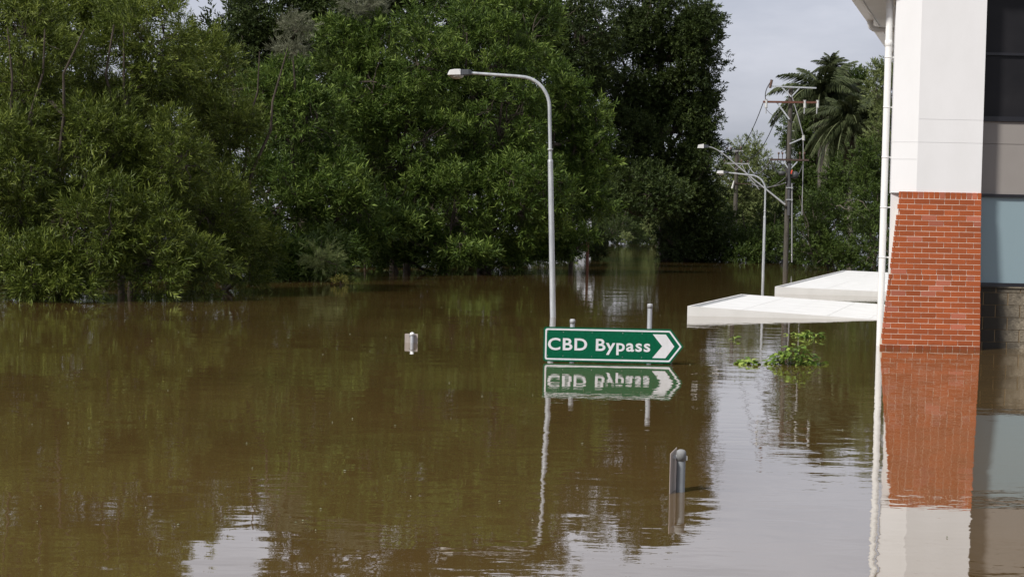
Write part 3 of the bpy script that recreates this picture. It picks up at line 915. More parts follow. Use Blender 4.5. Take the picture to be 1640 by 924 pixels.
YR = 125.0
def RP(px, py, dy=0.0):
    v = P(px, py, YR); v.y += dy; return v
bb_ = RP(1176, 400)
p2 = thing('power_pole', (bb_.x, YR, BED), 'distant dark timber power pole with two small crossarms, in front of the pale tree', 'power pole')
k = MB(); k.tube([(bb_.x, YR, BED), (bb_.x, YR, RP(1178, 239).z)], [.19, .15], 12); k.build('pole', M['wood_pole'], p2)
F2 = -.2
c1_ = bar(RP(1163, 243, F2), RP(1190, 242, F2), .04, .04, M['galv_dull'], 'crossarm', p2)
c2_ = bar(RP(1160, 262, F2), RP(1200, 263, F2), .05, .045, M['galv_dull'], 'crossarm', p2)
c3_ = bar(RP(1176, 294, F2), RP(1204, 295, F2), .03, .03, M['dark_timber'], 'crossarm', p2)
bar(RP(1168, 263, F2), RP(1178, 273, F2), .015, .025, M['galv_dull'], 'brace', c2_); bar(RP(1188, 263, F2), RP(1178, 273, F2), .015, .025, M['galv_dull'], 'brace', c2_)
for px, py, par in ((1164, 238, c1_), (1170, 238, c1_), (1186, 237, c1_), (1160, 257, c2_), (1187, 258, c2_), (1197, 259, c2_)):
    q_ = RP(px, py, F2); k = MB(); k.lathe(q_, [(.03, -.2), (.03, -.1), (.09, -.05), (.05, 0), (.08, .05), (.0005, .12)], 8); k.build('insulator', M['insulator_brown'], par)
k = MB(); k.tube([RP(1175, 290, F2), RP(1172, 302, F2)], [.05, .09], 8); k.build('switch', M['insulator'], p2)
# overhead wires between the poles: each a thing
def wire_obj(a, b, sag, lab, r=.02, mt='wire'):
    k = MB(); k.tube(bez(a, b, sag, 14), r, 5)
    o = k.build('overhead_wire', M[mt], loc=tuple(a)); setp(o, lab, 'wire', 'overhead wires between the two power poles'); return o
wire_obj(QP(1221, 166, F), RP(1164, 241, F2), 1.1, 'highest overhead wire, from the left end of the rusty crossarm down to the distant pole', .022)
wire_obj(QP(1243, 188, F), RP(1186, 241, F2), 1.2, 'overhead wire from below the rusty crossarm to the distant pole', .022)
wire_obj(QP(1233, 256, F), RP(1197, 261, F2), .8, 'low overhead wire from the dark crossarm to the distant pole', .03, 'wire_grey')
wire_obj(QP(1257, 293, F), RP(1204, 295, F2), .25, 'lowest pale overhead wire above the bushes, at the height of the lamp arm', .03, 'wire_grey')
wire_obj(QP(1257, 285, F), RP(1187, 262, F2), 1.1, 'sagging overhead wire from the pole shaft to the distant pole', .022, 'wire_grey')

# ================================================================== WHITE HOUSE BEHIND THE TREES
hq = P(930, 380, 135)
hs = thing('flooded_house', (hq.x, 135, BED), 'pale house mostly hidden behind the hanging foliage across the water', 'house')
hx0, hx1 = X(862, 135), X(946, 135)
k = MB(); k.box(hx0, hx1, 135, 141, BED, 3.1); k.build('wall', M['weatherboard'], hs)
k = MB(); x0_, x1_ = hx0 - .4, hx1 + .4
k.add([(x0_, 134.6, 3.1), (x1_, 134.6, 3.1), (x1_, 141.4, 3.1), (x0_, 141.4, 3.1), (x0_, 138, 4.6), (x1_, 138, 4.6)],
      [(0, 1, 5, 4), (2, 3, 4, 5), (0, 4, 3), (1, 2, 5), (3, 2, 1, 0)]); k.build('roof', M['tin'], hs)
# ================================================================== TREES
def mesh_np(name, V, Fa, mt, tint=None, smooth=False, org=(0, 0, 0)):
    me = bpy.data.meshes.new(name)
    V = (V - np.array(org)).astype('f')
    nf = len(Fa); k = Fa.shape[1]
    me.vertices.add(len(V)); me.vertices.foreach_set('co', V.ravel())
    me.loops.add(nf * k); me.loops.foreach_set('vertex_index', Fa.astype('i').ravel())
    me.polygons.add(nf); me.polygons.foreach_set('loop_start', np.arange(nf, dtype='i') * k)
    if smooth: me.polygons.foreach_set('use_smooth', np.ones(nf, bool))
    if tint is not None:
        a = me.attributes.new('tint', 'FLOAT', 'FACE'); a.data.foreach_set('value', tint.astype('f'))
    me.update(calc_edges=True); me.materials.append(mt); return me

def sprig_templates(n_leaf, Ls, ll, lw, spread, K=8, rng=RNG):
    """each: verts (n_leaf*4, 3), per-leaf position along the twig"""
    T = []
    for _ in range(K):
        V = []; ts = []
        for i in range(n_leaf):
            t = 0.12 + 0.88 * (i + rng.uniform(0, .6)) / n_leaf
            az = i * 2.399 + rng.uniform(-.5, .5)
            el = spread * rng.uniform(.7, 1.25) * (1.15 - .55 * t)
            d = np.array([math.sin(el) * math.cos(az), math.sin(el) * math.sin(az), math.cos(el)])
            b = np.array([rng.normal(0, .02), rng.normal(0, .02), t]) * Ls
            sv = np.cross(d, rng.normal(0, 1, 3)); sv /= np.linalg.norm(sv)
            nn = np.cross(sv, d)
            l = ll * rng.uniform(.7, 1.2); w_ = lw * rng.uniform(.8, 1.2) / 2
            c = b + d * l * .45
            V += [b, c + sv * w_ + nn * w_ * .35, b + d * l - nn * l * .12, c - sv * w_ + nn * w_ * .35]
            ts.append(t)
        T.append((np.array(V), np.array(ts)))
    return T

def rot_to(dirs, rng):
    """(N,3) unit -> (N,3,3) frames with z along dir and random spin"""
    n = len(dirs)
    r = rng.normal(0, 1, (n, 3)); a = np.cross(dirs, r); a /= np.linalg.norm(a, axis=1)[:, None]
    b = np.cross(dirs, a)
    return np.stack([a, b, dirs], 2)

SP = {  # leaves per sprig, sprig length, leaf length, leaf width, spread, droop(-)/lift(+), sprigs per clump, clump radius, flatness
 'willow': dict(n=13, Ls=.34, ll=.15, lw=.024, sp=.8, lift=.15, ns=16, rc=.44, fl=.7),
 'laurel': dict(n=11, Ls=.36, ll=.23, lw=.050, sp=1.05, lift=.5, ns=16, rc=.66, fl=.55),
 'fig':    dict(n=12, Ls=.50, ll=.20, lw=.075, sp=1.0, lift=.15, ns=27, rc=.85, fl=.65),
 'bush':   dict(n=12, Ls=.45, ll=.18, lw=.060, sp=.95, lift=.35, ns=18, rc=.75, fl=.75),
 'silver': dict(n=22, Ls=.45, ll=.16, lw=.014, sp=.7, lift=.25, ns=16, rc=.55, fl=.8),
 'pale':   dict(n=12, Ls=.70, ll=.30, lw=.075, sp=.8, lift=.25, ns=16, rc=1.1, fl=.8),
 'far':    dict(n=10, Ls=1.2, ll=.55, lw=.22, sp=1.0, lift=.2, ns=16, rc=2.2, fl=.8),
}
TPL = {k: sprig_templates(v['n'], v['Ls'], v['ll'], v['lw'], v['sp']) for k, v in SP.items()}
STAT = [0]

def leaves_at(centres, bases, key, rng, scale=1.0, nsm=1.0):
    """sprigs around clump centres; bases = limb start per clump (for the outward direction)"""
    s = SP[key]; T = TPL[key]
    nc = len(centres); ns = max(3, int(s['ns'] * nsm))
    rc = s['rc'] * scale
    C = np.repeat(centres, ns, 0); B = np.repeat(bases, ns, 0); ct = np.repeat(rng.uniform(0, 1, nc), ns)
    d = rng.normal(0, 1, (len(C), 3)); d /= np.linalg.norm(d, axis=1)[:, None]
    rr = rng.uniform(.25, 1, len(C)) ** .6
    off = d * rr[:, None] * rc * rng.uniform(.75, 1.2, (nc,)).repeat(ns)[:, None]; off[:, 2] *= s['fl']
    pos = C + off
    ow = C - B; ow /= (np.linalg.norm(ow, axis=1)[:, None] + 1e-6)
    dr = d * .9 + ow * .55 + rng.normal(0, .35, d.shape); dr[:, 2] += s['lift']
    dr /= np.linalg.norm(dr, axis=1)[:, None]
    pos = pos - dr * s['Ls'] * .5 * scale
    keep = pos[:, 2] > -.25
    pos, dr, ct, C = pos[keep], dr[keep], ct[keep], C[keep]
    if not len(pos): return None
    Rm = rot_to(dr, rng); sc = rng.uniform(.75, 1.25, len(pos)) * scale
    idx = rng.integers(0, len(T), len(pos))
    Vs, ts = [], []
    for k in range(len(T)):
        mk = idx == k
        if not mk.any(): continue
        tv, tt = T[k]
        V = np.einsum('nij,mj->nmi', Rm[mk], tv) * sc[mk][:, None, None] + pos[mk][:, None, :]
        Vs.append(V.reshape(-1, 3))
        tl = .30 * ct[mk][:, None] + .38 * rng.uniform(0, 1, (mk.sum(), len(tt))) + .22 * tt[None, :] ** 2 + .10 * rng.uniform(0, 1, (mk.sum(), 1))
        ts.append(tl.ravel())
    return np.concatenate(Vs), np.concatenate(ts)

def leaf_faces(nl):
    b = np.arange(nl)[:, None] * 4
    return np.concatenate([b + np.array([0, 1, 2]), b + np.array([0, 2, 3])], 1).reshape(-1, 3)

def tubes_np(paths, n=5):
    Vs, Fs = [], []; base = 0
    ang = np.arange(n) * 2 * math.pi / n
    for pts, rs in paths:
        pts = np.asarray(pts); m_ = len(pts)
        t = np.gradient(pts, axis=0); t /= (np.linalg.norm(t, axis=1)[:, None] + 1e-9)
        ref = np.array([.3, .9, .1]) if abs(t[0][1]) < .8 else np.array([.9, .1, .3])
        a = np.cross(t, ref); a /= (np.linalg.norm(a, axis=1)[:, None] + 1e-9); b = np.cross(t, a)
        ring = pts[:, None, :] + (a[:, None, :] * np.cos(ang)[None, :, None] + b[:, None, :] * np.sin(ang)[None, :, None]) * np.asarray(rs)[:, None, None]
        Vs.append(ring.reshape(-1, 3))
        i = np.arange(m_ - 1)[:, None] * n; k = np.arange(n)[None, :]; k2 = (k + 1) % n
        q = np.stack([i + k, i + k2, i + n + k2, i + n + k], 2).reshape(-1, 4) + base
        Fs.append(q); base += m_ * n
    return np.concatenate(Vs), np.concatenate(Fs)

def wiggle(a, b, n, amp, rng, bow=0.0):
    t = np.linspace(0, 1, n)[:, None]
    p = a[None, :] * (1 - t) + b[None, :] * t
    ln_ = np.linalg.norm(b - a)
    nz_ = rng.normal(0, amp * ln_, (n, 3)); nz_[0] = 0; nz_[-1] = 0
    p = p + nz_; p[:, 2] += (bow * ln_ * 4 * t * (1 - t))[:, 0]
    return p

def tree(name, label, cat, foot, lobes, key, group=None, seed=0, cover=1.72, scale=1.0, nsm=1.0, r0=.16, stems=1,
         bark='bark', matkey=None, back=.8, limb=True, stuff=False, extra=()):
    """foot: (px, D). lobes: (px, py, rx_px, ry_px, D[, depth m]). Crown of leaf sprigs on limbs that grow from the trunk."""
    rng = np.random.default_rng(seed)
    fx = X(foot[0], foot[1], 0); f = np.array([fx, foot[1], BED])
    root = None
    if not stuff: root = thing(name, tuple(f), label, cat, group)
    paths = []; Cs = []; Bs = []
    ell = []
    for lb in lobes:
        px, py, rx, ry, D = lb[:5]
        c = np.array(P(px, py, D)); ax = rx * D / FPX; az = ry * D / FPX; ay = lb[5] if len(lb) > 5 else max(ax, az) * back
        ell.append((c, np.array([ax, ay, az])))
    ell.sort(key=lambda e: e[0][2])
    top = max(e[0][2] + .4 * e[1][2] for e in ell)
    mean = np.mean([e[0] for e in ell], 0)
    trunks = []
    for s_ in range(stems):
        off = np.array([rng.normal(0, .5), rng.normal(0, .4), 0]) * (stems > 1)
        e_top = np.array([mean[0] * .7 + f[0] * .3 + rng.normal(0, .5) * min(stems, 2), mean[1] * .6 + f[1] * .4, top])
        tr = wiggle(f + off, e_top, 10, .012, rng)
        rr = r0 * np.linspace(1, .18, 10) * rng.uniform(.7, 1.05)
        paths.append((tr, rr)); trunks.append(tr)
    for c, R in ell:
        tr = trunks[rng.integers(0, stems)]
        zj = max(c[2] - R[2] * .9 - .3, f[2] + 1.5)
        j = int(np.clip(np.searchsorted(tr[:, 2], zj), 1, len(tr) - 2))
        hub = c + np.array([0, 0, -.25 * R[2]])
        main = wiggle(tr[j], hub, 7, .03, rng, .04)
        paths.append((main, r0 * .55 * np.linspace(1, .4, 7)))
        nodes = [main[4], main[5], main[6]]
        for _ in range(5):
            v = rng.normal(0, 1, 3); v /= np.linalg.norm(v); v[2] = abs(v[2]) * .8
            e = c + v * R * .6
            br = wiggle(hub, e, 6, .04, rng, .05); paths.append((br, r0 * .28 * np.linspace(1, .35, 6)))
            nodes += [br[3], br[5]]
        nodes = np.array(nodes)
        rc = SP[key]['rc'] * scale
        p_ = 1.6
        a, b, d_ = R
        area = 4 * math.pi * (((a * b) ** p_ + (a * d_) ** p_ + (b * d_) ** p_) / 3) ** (1 / p_)
        nc = max(4, int(cover * area / (math.pi * rc * rc)))
        v = rng.normal(0, 1, (nc, 3)); v /= np.linalg.norm(v, axis=1)[:, None]
        r = rng.uniform(.30, 1, nc) ** .38
        lump = 1 + .16 * np.sin(v[:, 0] * 5 + seed) * np.cos(v[:, 2] * 6 + seed * 2) + .10 * rng.normal(0, 1, nc)
        cc = c + v * np.maximum(R - rc * .55, .2) * (r * lump)[:, None]
        ok = (cc[:, 2] > .05) & ((v[:, 1] < .15) | (rng.uniform(0, 1, nc) < .5))
        cc = cc[ok]
        if not len(cc): continue
        dist = np.linalg.norm(cc[:, None, :] - nodes[None, :, :], axis=2); kk = dist.argmin(1)
        bs = nodes[kk]
        for i in range(len(cc)):
            if limb and (i % (1 if SP[key]['rc'] < .7 else 2) == 0):
                paths.append((wiggle(bs[i], cc[i] + (cc[i] - bs[i]) * .12, 5, .05, rng, .05), .022 * (SP[key]['rc'] / .6) * np.linspace(1, .3, 5)))
        Cs.append(cc); Bs.append(bs)
    Cs, Bs = np.concatenate(Cs), np.concatenate(Bs)
    V, tint = leaves_at(Cs, Bs, key, rng, scale, nsm)
    nl = len(V) // 4; STAT[0] += nl * 2
    me = mesh_np('crown', V, leaf_faces(nl), LM[matkey or key], np.repeat(tint, 2), org=f if not stuff else (0, 0, 0))
    if stuff:
        o = link(name, me); setp(o, label, cat, group, 'stuff'); return o
    link('crown', me, root, tuple(f))
    Vt, Ft = tubes_np(paths, 6)
    STAT[0] += len(Ft) * 2
    link('trunk', mesh_np('trunk', Vt, Ft, M[bark], None, True, f), root, tuple(f))
    return root

# --- near left bank, narrow-leaved trees
tree('wattle_tree', 'narrow-leaved olive green tree at the far left edge, dark upright stems showing', 'tree', (55, 36),
     [(40, 110, 100, 130, 37), (20, 300, 80, 130, 35), (60, 430, 90, 70, 34)], 'willow', seed=1, cover=2.0, stems=3, r0=.11)
tree('wattle_tree', 'broad narrow-leaved tree second from the left, its crown reaching the top of the picture', 'tree', (205, 38),
     [(215, 100, 120, 120, 39), (150, 250, 90, 120, 36.5), (255, 270, 90, 110, 37)], 'willow', seed=2, cover=2.0, stems=2, r0=.13)
tree('wattle_tree', 'low spreading narrow-leaved tree whose branches trail in the water at left', 'tree', (150, 38),
     [(150, 370, 70, 110, 34.5), (240, 400, 80, 95, 35), (320, 430, 60, 60, 36), (90, 460, 70, 40, 33.5)], 'willow', seed=3, stems=3, r0=.09)
tree('wattle_tree', 'pale tipped narrow-leaved tree with bright leaf sprays below the gap of sky', 'tree', (330, 41),
     [(330, 130, 80, 100, 42), (370, 240, 70, 100, 41), (350, 350, 70, 100, 39), (400, 410, 50, 60, 40)], 'willow', seed=4, stems=2, r0=.12)
tree('wattle_tree', 'tree with darker foliage behind the two left trees, tops touching the picture edge', 'tree', (120, 47),
     [(100, 20, 120, 60, 47), (60, -50, 90, 80, 47), (140, -60, 40, 80, 47), (245, 10, 50, 60, 47), (262, -60, 38, 75, 47), (60, 200, 140, 160, 47), (260, 250, 150, 160, 47)], 'laurel', seed=5, stems=2, nsm=.85, scale=1.2, cover=2.0, matkey='willow')
# --- middle bank, broad-leaved trees
G2 = None
tree('laurel_tree', 'rounded bright green tree in the middle left, just right of the pale tipped tree', 'tree', (470, 56),
     [(470, 210, 100, 110, 56), (430, 320, 90, 90, 54), (540, 330, 90, 90, 55), (440, 130, 60, 60, 57), (450, 420, 70, 50, 50), (530, 410, 60, 50, 54)], 'laurel', seed=6, stems=2)
tree('laurel_tree', 'large bright green tree whose crown fills the middle, left of the lamp head', 'tree', (640, 62),
     [(640, 120, 110, 110, 62), (560, 90, 80, 80, 62), (650, 230, 110, 100, 61), (600, 170, 80, 80, 60)], 'laurel', seed=7, stems=2, r0=.2)
tree('laurel_tree', 'green tree with dark bare stems at the waterline, left below the lamp head', 'tree', (690, 60),
     [(700, 330, 110, 85, 60), (610, 360, 80, 60, 58), (720, 400, 80, 36, 59), (620, 400, 60, 40, 60)], 'laurel', seed=8, stems=3, r0=.14)
tree('laurel_tree', 'full green tree directly behind the nearest lamp pole', 'tree', (800, 63),
     [(800, 200, 90, 110, 63), (790, 90, 90, 80, 64), (830, 320, 100, 90, 61), (790, 405, 80, 34, 62), (850, 400, 40, 28, 64)], 'laurel', seed=9, stems=2, r0=.18)
tree('laurel_tree', 'pointed green tree right of the lamp pole, lighter than the dark tree behind', 'tree', (910, 66),
     [(900, 170, 55, 75, 66), (930, 250, 60, 75, 66), (905, 320, 80, 65, 65), (900, 378, 62, 26, 64), (880, 402, 50, 16, 64), (925, 395, 34, 14, 63), (950, 210, 35, 55, 66)], 'laurel', seed=10, stems=2, r0=.16)
tree('laurel_tree', 'green tree behind the middle trees filling the gap under the top edge', 'tree', (730, 74),
     [(740, 60, 100, 90, 74), (700, 220, 130, 130, 74), (850, 60, 60, 90, 74), (560, 280, 120, 120, 70)], 'laurel', seed=11, stems=2, r0=.2, nsm=.7, scale=1.2)
tree('shrub', 'low grey-green shrub with reddish dying twigs leaning over the water, left of centre', 'shrub', (480, 50),
     [(480, 420, 70, 35, 50), (430, 440, 50, 22, 49), (520, 400, 50, 40, 51)], 'laurel', seed=12, stems=3, r0=.06, matkey='bush')
tree('feathery_shrub', 'fine feathery olive spray in the low shrub at the waterline', 'shrub', (515, 48.5),
     [(515, 412, 30, 24, 48.5)], 'silver', seed=13, r0=.03, scale=.8, matkey='pale')
tree('yellow_shrub', 'small yellowing leaf clump touching the water at the end of the shrub', 'shrub', (545, 46),
     [(545, 456, 12, 7, 46.5, .3)], 'laurel', seed=14, r0=.03, scale=.42, matkey='yellow', cover=1.6)
tree('silver_tree', 'slender silvery feathery tree top between the green crowns, upper left of centre', 'tree', (470, 66),
     [(473, 45, 20, 34, 60), (475, 90, 32, 40, 60)], 'silver', seed=15, r0=.07, scale=1.1)
tree('silver_tree', 'second silvery feathery tree top, at the upper edge right of the slender one', 'tree', (585, 67),
     [(580, 12, 42, 26, 62)], 'silver', seed=16, r0=.07, scale=1.1)
# --- tall dark figs
tree('fig_tree', 'tall dark tree at the upper edge behind the sky gap, left of centre', 'tree', (470, 90),
     [(450, 30, 90, 80, 90), (490, -100, 60, 90, 90), (560, 0, 110, 80, 90), (620, -120, 110, 90, 90), (400, 110, 80, 90, 90), (520, 160, 140, 120, 90)], 'fig', seed=20, r0=.35, nsm=.8, scale=1.1)
tree('fig_tree', 'tall dark tree behind the lamp arm with sky flecks in its crown', 'tree', (840, 92),
     [(700, 0, 110, 70, 92), (740, -80, 90, 60, 92), (860, -70, 90, 60, 92), (840, 20, 100, 90, 92), (880, 140, 100, 110, 92), (800, 280, 150, 120, 92), (930, 60, 70, 90, 90)], 'fig', seed=21, r0=.4, nsm=.8, scale=1.1)
tree('fig_tree', 'tallest very dark tree at the right of the wood, its edge standing against the sky', 'tree', (1070, 96),
     [(1055, 35, 90, 95, 96), (1090, 130, 70, 90, 96), (1010, 130, 90, 110, 96), (1070, 230, 85, 90, 96), (1118, 70, 40, 75, 94), (1120, 190, 34, 55, 95), (985, 240, 80, 90, 94), (1115, 275, 46, 60, 94)],
     'fig', seed=22, r0=.5)
tree('fig_tree', 'dark spreading tree hanging over the channel entrance', 'tree', (1120, 98),
     [(1000, 290, 90, 42, 92), (1050, 315, 60, 38, 90), (1110, 330, 60, 70, 95), (1125, 385, 50, 36, 96), (1080, 385, 26, 40, 93.5), (940, 320, 60, 36, 88)], 'fig', seed=23, r0=.35)
# --- channel end
tree('bank_bush', 'dark bushes closing the far end of the channel', 'bush', (985, 215),
     [(975, 374, 60, 34, 212), (1030, 355, 50, 44, 222), (950, 345, 60, 45, 220), (1000, 335, 70, 30, 225)], 'pale', seed=30, matkey='fig', r0=.15, stems=3, scale=1.1, cover=2.2)
tree('bank_bush', 'lighter green bush at the right of the channel end', 'bush', (1045, 205),
     [(1050, 362, 22, 26, 205), (1062, 375, 18, 14, 203)], 'pale', seed=31, r0=.1, stems=2, scale=.8, matkey='pale')
tree('bank_bush', 'smallest bright green clump at the waterline of the channel end', 'bush', (1002, 190),
     [(1002, 381, 9, 7, 190, .6)], 'bush', seed=32, r0=.06, matkey='pale')
# --- right bank
tree('pale_tree', 'pale feathery green tree behind the distant power pole', 'tree', (1200, 145),
     [(1200, 270, 40, 50, 145), (1190, 330, 45, 55, 145), (1238, 300, 34, 42, 146), (1225, 350, 50, 40, 144), (1172, 290, 26, 40, 144)], 'pale', seed=40, cover=2.0, stems=2, r0=.13, bark='bark_pale')
tree('bank_bush', 'low dark bush between the tallest dark tree and the distant power pole', 'bush', (1150, 100),
     [(1150, 392, 60, 40, 98), (1105, 400, 40, 28, 97), (1160, 355, 34, 26, 101)], 'bush', seed=41, stems=3, r0=.1)
tree('bank_bush', 'bush at the foot of the tall power pole, left of the bright bushes', 'bush', (1222, 98),
     [(1222, 390, 50, 40, 96), (1240, 355, 34, 36, 99), (1200, 405, 40, 22, 95)], 'bush', seed=42, stems=3, r0=.1)
tree('bank_bush', 'large green bush with thin bare stems above the far canopy', 'bush', (1345, 80),
     [(1345, 340, 62, 62, 80), (1320, 405, 66, 40, 79), (1390, 405, 46, 50, 79), (1290, 385, 40, 46, 80)], 'bush', seed=43, stems=6, r0=.07, bark='bark_pale', cover=1.05)
tree('bank_bush', 'taller leafy bush beside the white downpipe, below the palms', 'bush', (1395, 84),
     [(1395, 270, 38, 55, 84), (1400, 330, 40, 50, 83), (1350, 285, 34, 34, 86), (1310, 320, 36, 36, 86)], 'bush', seed=44, stems=3, r0=.1)
tree('gum_tree', 'light green gum tree partly hidden by the downpipe, under the eave', 'tree', (1425, 92),
     [(1410, 150, 28, 50, 92), (1415, 210, 30, 50, 92), (1425, 110, 20, 30, 92)], 'pale', seed=45, scale=.7, r0=.16, bark='bark_pale')
tree('leafy_tree', 'dark leafy tree between the power pole and the palm crowns', 'tree', (1300, 112),
     [(1290, 165, 32, 36, 112), (1275, 205, 28, 34, 112), (1375, 130, 26, 24, 112), (1320, 220, 60, 50, 114), (1350, 185, 55, 60, 113), (1360, 250, 50, 40, 113), (1335, 150, 38, 34, 114), (1310, 270, 50, 60, 112), (1385, 190, 40, 60, 114), (1290, 290, 50, 50, 114)], 'fig', seed=46, r0=.2, matkey='bush', bark='bark_pale')
tree('undergrowth', 'tangled dark undergrowth along the waterline under the trees at left', 'undergrowth', (200, 48),
     [(20, 450, 90, 55, 47, 1.2), (120, 450, 80, 55, 47, 1.2), (220, 450, 90, 55, 48, 1.2), (320, 445, 90, 55, 50, 1.2), (430, 430, 70, 55, 58, 1.5)], 'bush', seed=60, stuff=True, scale=.9, nsm=1.3, limb=False)
tree('undergrowth', 'dark undergrowth at the waterline beneath the middle trees', 'undergrowth', (700, 76),
     [(510, 425, 60, 55, 66, 1.5), (600, 425, 70, 55, 68, 1.5), (700, 422, 80, 55, 70, 1.5), (790, 418, 60, 50, 76, 1.5), (868, 412, 50, 50, 84, 1.2), (903, 415, 16, 50, 86, .8), (952, 405, 16, 50, 96, 1.0)], 'bush', seed=61, stuff=True, nsm=1.5, cover=2.0, matkey='fig', limb=False)
tree('undergrowth', 'very dark undergrowth beneath the tallest tree right of the channel', 'undergrowth', (1100, 104),
     [(1092, 400, 30, 80, 100, 1.5), (1130, 400, 40, 70, 102, 1.5), (1180, 405, 50, 60, 104, 1.5), (1240, 405, 60, 60, 100, 1.5), (1300, 410, 50, 60, 92, 1.5), (1370, 415, 60, 60, 90, 1.5)], 'bush', seed=62, stuff=True, matkey='fig', limb=False)
# far woodland that closes the gaps low between the trunks
tree('far_woodland', 'continuous distant woodland behind the trees on the left bank', 'woodland', (500, 150),
     [(60, 260, 260, 130, 120, 8), (420, 260, 260, 140, 130, 8), (720, 270, 200, 130, 140, 8), (900, 300, 90, 70, 170, 8), (1090, 300, 60, 90, 150, 6),
      (100, 370, 260, 50, 118, 6), (500, 375, 300, 50, 120, 6), (420, 100, 200, 120, 135, 8), (760, 100, 240, 140, 150, 8), (1000, 330, 130, 60, 270, 8), (985, 380, 130, 34, 250, 5)], 'far', seed=50, stuff=True, matkey='fig', cover=1.3, limb=False)
tree('far_woodland', 'distant woodland behind the power poles and palms on the right bank', 'woodland', (1300, 200),
     [(1230, 340, 110, 45, 190, 8), (1380, 310, 110, 80, 170, 8), (1330, 280, 60, 60, 165, 6)], 'far', seed=51, stuff=True, matkey='bush', cover=1.3, limb=False)

# ------------------------------------------------------------------ palms
def frond_mesh(L_, droop, seed, dead=False):
    rng = np.random.default_rng(seed)
    n = 50; V = []; Fc = []; tint = []
    pts = []
    for i in range(n + 1):
        t = i / n
        pts.append(np.array([L_ * (t - .12 * droop * t ** 2.5), 0, L_ * (.42 * t * (1 - .2 * t) - droop * t ** 2.2)]))
    pts = np.array(pts)
    rs = np.linspace(.035, .006, n + 1)
    Vt, Ft = tubes_np([(pts, rs)], 4)
    V.append(Vt); quads = Ft
    Fc += [[a, b, c] for a, b, c, d in quads] + [[a, c, d] for a, b, c, d in quads]; tint += [.75] * (2 * len(quads))
    base = len(Vt)
    for i in range(4, n):
        t = i / n; ll_ = L_ * .26 * math.sin(math.pi * min(1, t * .86 + .12)) ** .6
        tg = pts[min(i + 1, n)] - pts[i - 1]; tg /= np.linalg.norm(tg)
        for sgn_ in (-1, 1):
            for rep in range(2):
                d = tg * .55 + np.array([0, sgn_ * rng.uniform(.6, 1.0), rng.uniform(-.15, .35)])
                d /= np.linalg.norm(d)
                p0 = pts[i] + tg * rng.uniform(-.03, .03); p1 = p0 + d * ll_ * .5; p2 = p0 + d * ll_ * .8 + np.array([0, 0, -ll_ * rng.uniform(.45, .8)])
                wv = np.cross(d, [0, 0, 1.]); wv = wv / (np.linalg.norm(wv) + 1e-6) * .011
                V.append(np.array([p0 - wv * .5, p0 + wv * .5, p1 + wv, p1 - wv, p2]))
                Fc += [[base, base + 1, base + 2], [base, base + 2, base + 3], [base + 3, base + 2, base + 4]]
                tv = rng.uniform(.1, .8); tint += [tv, tv, tv * .9]
                base += 5
    return mesh_np('frond', np.concatenate(V), np.array(Fc), LM['dead' if dead else 'palm'], np.array(tint))
FR = [frond_mesh(1, dr, s) for s, dr in enumerate((.5, .75, 1.0, 1.25))]
FD = [frond_mesh(1, 1.0, 9, True)]
def palm(px, py, D, fl, nf, label, seed, r=.16, ndead=4, up=0.0):
    rng = random.Random(seed)
    top = P(px, py, D)
    fx = top.x - rng.uniform(-.3, .3)
    root = thing('palm_tree', (fx, D, BED), label, 'palm tree', 'palms behind the power pole')
    m = MB(); pts = [(fx, D, BED), (fx + (top.x - fx) * .4, D, top.z * .5), tuple(top)]
    pp_ = []; rr = []
    for i in range(26):
        t = i / 25; z = BED + (top.z - BED) * t
        pp_.append((fx + (top.x - fx) * t ** 1.5, D, z)); rr.append(r * (1.15 - .25 * t) + (.012 if i % 2 else 0))
    m.tube(pp_, rr, 12); m.build('trunk', M['palm_trunk'], root)
    m = MB(); m.lathe(top, [(r * .9, -.5), (r * 1.5, -.25), (r * 1.25, .15), (r * .4, .55), (.01, .7)], 12); m.build('crown_shaft', M['palm_trunk'], root)
    for i in range(nf):
        az = i * 2.399 + rng.uniform(-.25, .25); t = i / nf
        el = rad(62 - 78 * t) + up
        me = FR[min(3, int(t * 2.6 + rng.uniform(0, 1.2)))]
        o = link('frond', me, root, tuple(top + Vector((0, 0, .1))))
        o.rotation_euler = (rng.uniform(-.2, .2), -el, az); s = fl * rng.uniform(.85, 1.12); o.scale = (s, s, s)
    for i in range(ndead):
        az = rng.uniform(0, 6.28)
        o = link('dead_frond', FD[0], root, tuple(top + Vector((0, 0, -.2))))
        o.rotation_euler = (rng.uniform(-.2, .2), rad(rng.uniform(55, 75)), az); s = fl * rng.uniform(.5, .75); o.scale = (s, s, s)
    return root
palm(1362, 210, 96, 3.1, 34, 'large palm with a full drooping crown and brown dead fronds, right of the power pole', 1, .17, 6)
palm(1331, 118, 106, 1.45, 24, 'tallest palm, a small tufted crown above the others', 2, .13, 0, .35)
palm(1316, 168, 100, 3.5, 26, 'palm whose long arching fronds reach out behind the power pole crossarms', 3, .2, 3)

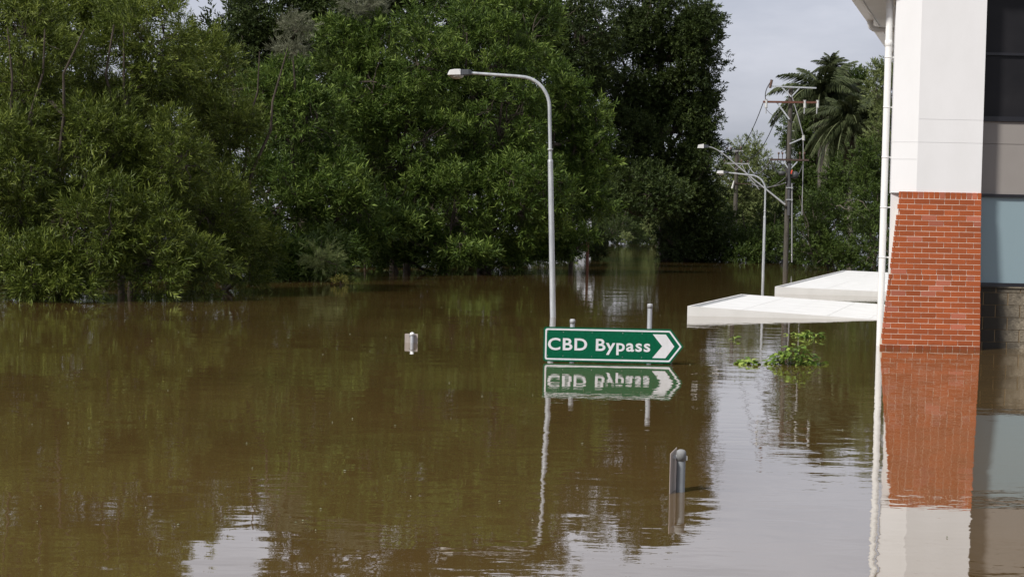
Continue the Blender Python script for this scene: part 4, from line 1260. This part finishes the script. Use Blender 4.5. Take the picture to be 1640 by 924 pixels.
# ------------------------------------------------------------------ leafy tops of drowned plants
def vine_leaf(seed):
    rng = random.Random(seed)
    prof = [(0, .0), (.12, .30), (.3, .42), (.52, .38), (.75, .22), (.9, .09)]
    vs = [(0, 0, 0)]; fs = []
    for t, w_ in prof[1:]:
        z_ = -.35 * t * t
        vs += [(t, -w_, z_ + .12 * w_), (t, 0, z_ - .03), (t, w_, z_ + .12 * w_)]
    vs.append((1.05, 0, -.42))
    fs += [(0, 2, 1), (0, 3, 2)]
    for i in range(4):
        a = 1 + 3 * i; b = a + 3
        fs += [(a, a + 1, b + 1, b), (a + 1, a + 2, b + 2, b + 1)]
    e = 13; tip = 16
    fs += [(e, e + 1, tip), (e + 1, e + 2, tip)]
    me = bpy.data.meshes.new('leaf'); me.from_pydata(vs, [], fs); me.materials.append(LM['vine'])
    at = me.attributes.new('tint', 'FLOAT', 'FACE')
    tv = rng.uniform(.05, 1); at.data.foreach_set('value', [tv] * len(fs))
    for p_ in me.polygons: p_.use_smooth = True
    me.update(); return me
VL = [vine_leaf(i) for i in range(9)]
def water_plant(px, py, wpx, hpx, n, leaf, label, seed, narrow=1.0):
    rng = random.Random(seed)
    c = G(px, py); k = c.y / FPX
    root = thing('water_plant', (c.x, c.y, BED), label, 'plant')
    W_, H_ = wpx * k / 2, hpx * k
    st = MB()
    for i in range(n):
        a = rng.uniform(0, 6.28); r = rng.uniform(0, 1) ** .6
        x = c.x + W_ * r * math.cos(a); y = c.y + W_ * .75 * r * math.sin(a)
        prof = (1 - abs((x - c.x) / W_ - .18) ** 1.5 * .8)
        z = max(.012, H_ * prof * rng.uniform(.1, .9))
        o = link('leaf', VL[rng.randrange(9)], root, (x, y, z))
        s = leaf * rng.uniform(.7, 1.25)
        o.scale = (s, s * narrow, s)
        o.rotation_euler = (rng.uniform(-.5, .5), rng.uniform(-.55, .35), math.atan2(y - c.y, x - c.x) + rng.uniform(-1.2, 1.2))
        if i % 3 == 0: st.tube([(c.x + (x - c.x) * .6, c.y + (y - c.y) * .6, -.1), (x, y, z)], .004, 4, False)
    st.build('stem', LM['vine'], root)
water_plant(1266, 583, 78, 36, 150, .085, 'largest leafy green plant top rising out of the water below the near canopy', 1, .9)
water_plant(1308, 583, 34, 7, 20, .095, 'trailing bright leaves floating at the right end of the largest plant top', 6, .9)
water_plant(1197, 583, 33, 9, 36, .09, 'small round leafy plant top in the water, left of the largest one', 2, .9)
water_plant(1297, 541, 38, 12, 60, .11, 'thin-leaved plant top near the waterline of the near canopy, right side', 3, .4)
water_plant(1273, 537, 26, 6, 22, .10, 'sparse thin-leaved plant top left of the thin-leaved one, near the canopy', 4, .4)
water_plant(1178, 544, 8, 5, 8, .09, 'tiniest leafy tuft in the water, left of all the plant tops', 5, .7)

# small floating litter of leaves and foam
V = []; Fc = []; tn = []
rng = np.random.default_rng(5)
for i in range(190):
    y = 9 + 75 * rng.uniform(0, 1) ** 1.3; x = rng.uniform(-.34, .30) * y
    r = rng.uniform(.004, .013); a = rng.uniform(0, 6.28); b = len(V)
    for k_ in range(6):
        t = k_ / 6 * 6.283
        V.append([x + r * math.cos(t) * math.cos(a) - r * .4 * math.sin(t) * math.sin(a), y + r * math.cos(t) * math.sin(a) + r * .4 * math.sin(t) * math.cos(a), .004])
    V.append([x, y, .012])
    for k_ in range(6): Fc.append([b + k_, b + (k_ + 1) % 6, b + 6]); tn.append(rng.uniform(0, 1))
o = link('floating_litter', mesh_np('floating_litter', np.array(V), np.array(Fc), LM['silver'], np.array(tn)))
setp(o, 'scattered specks of leaf litter floating on the flood water', 'litter', None, 'stuff')
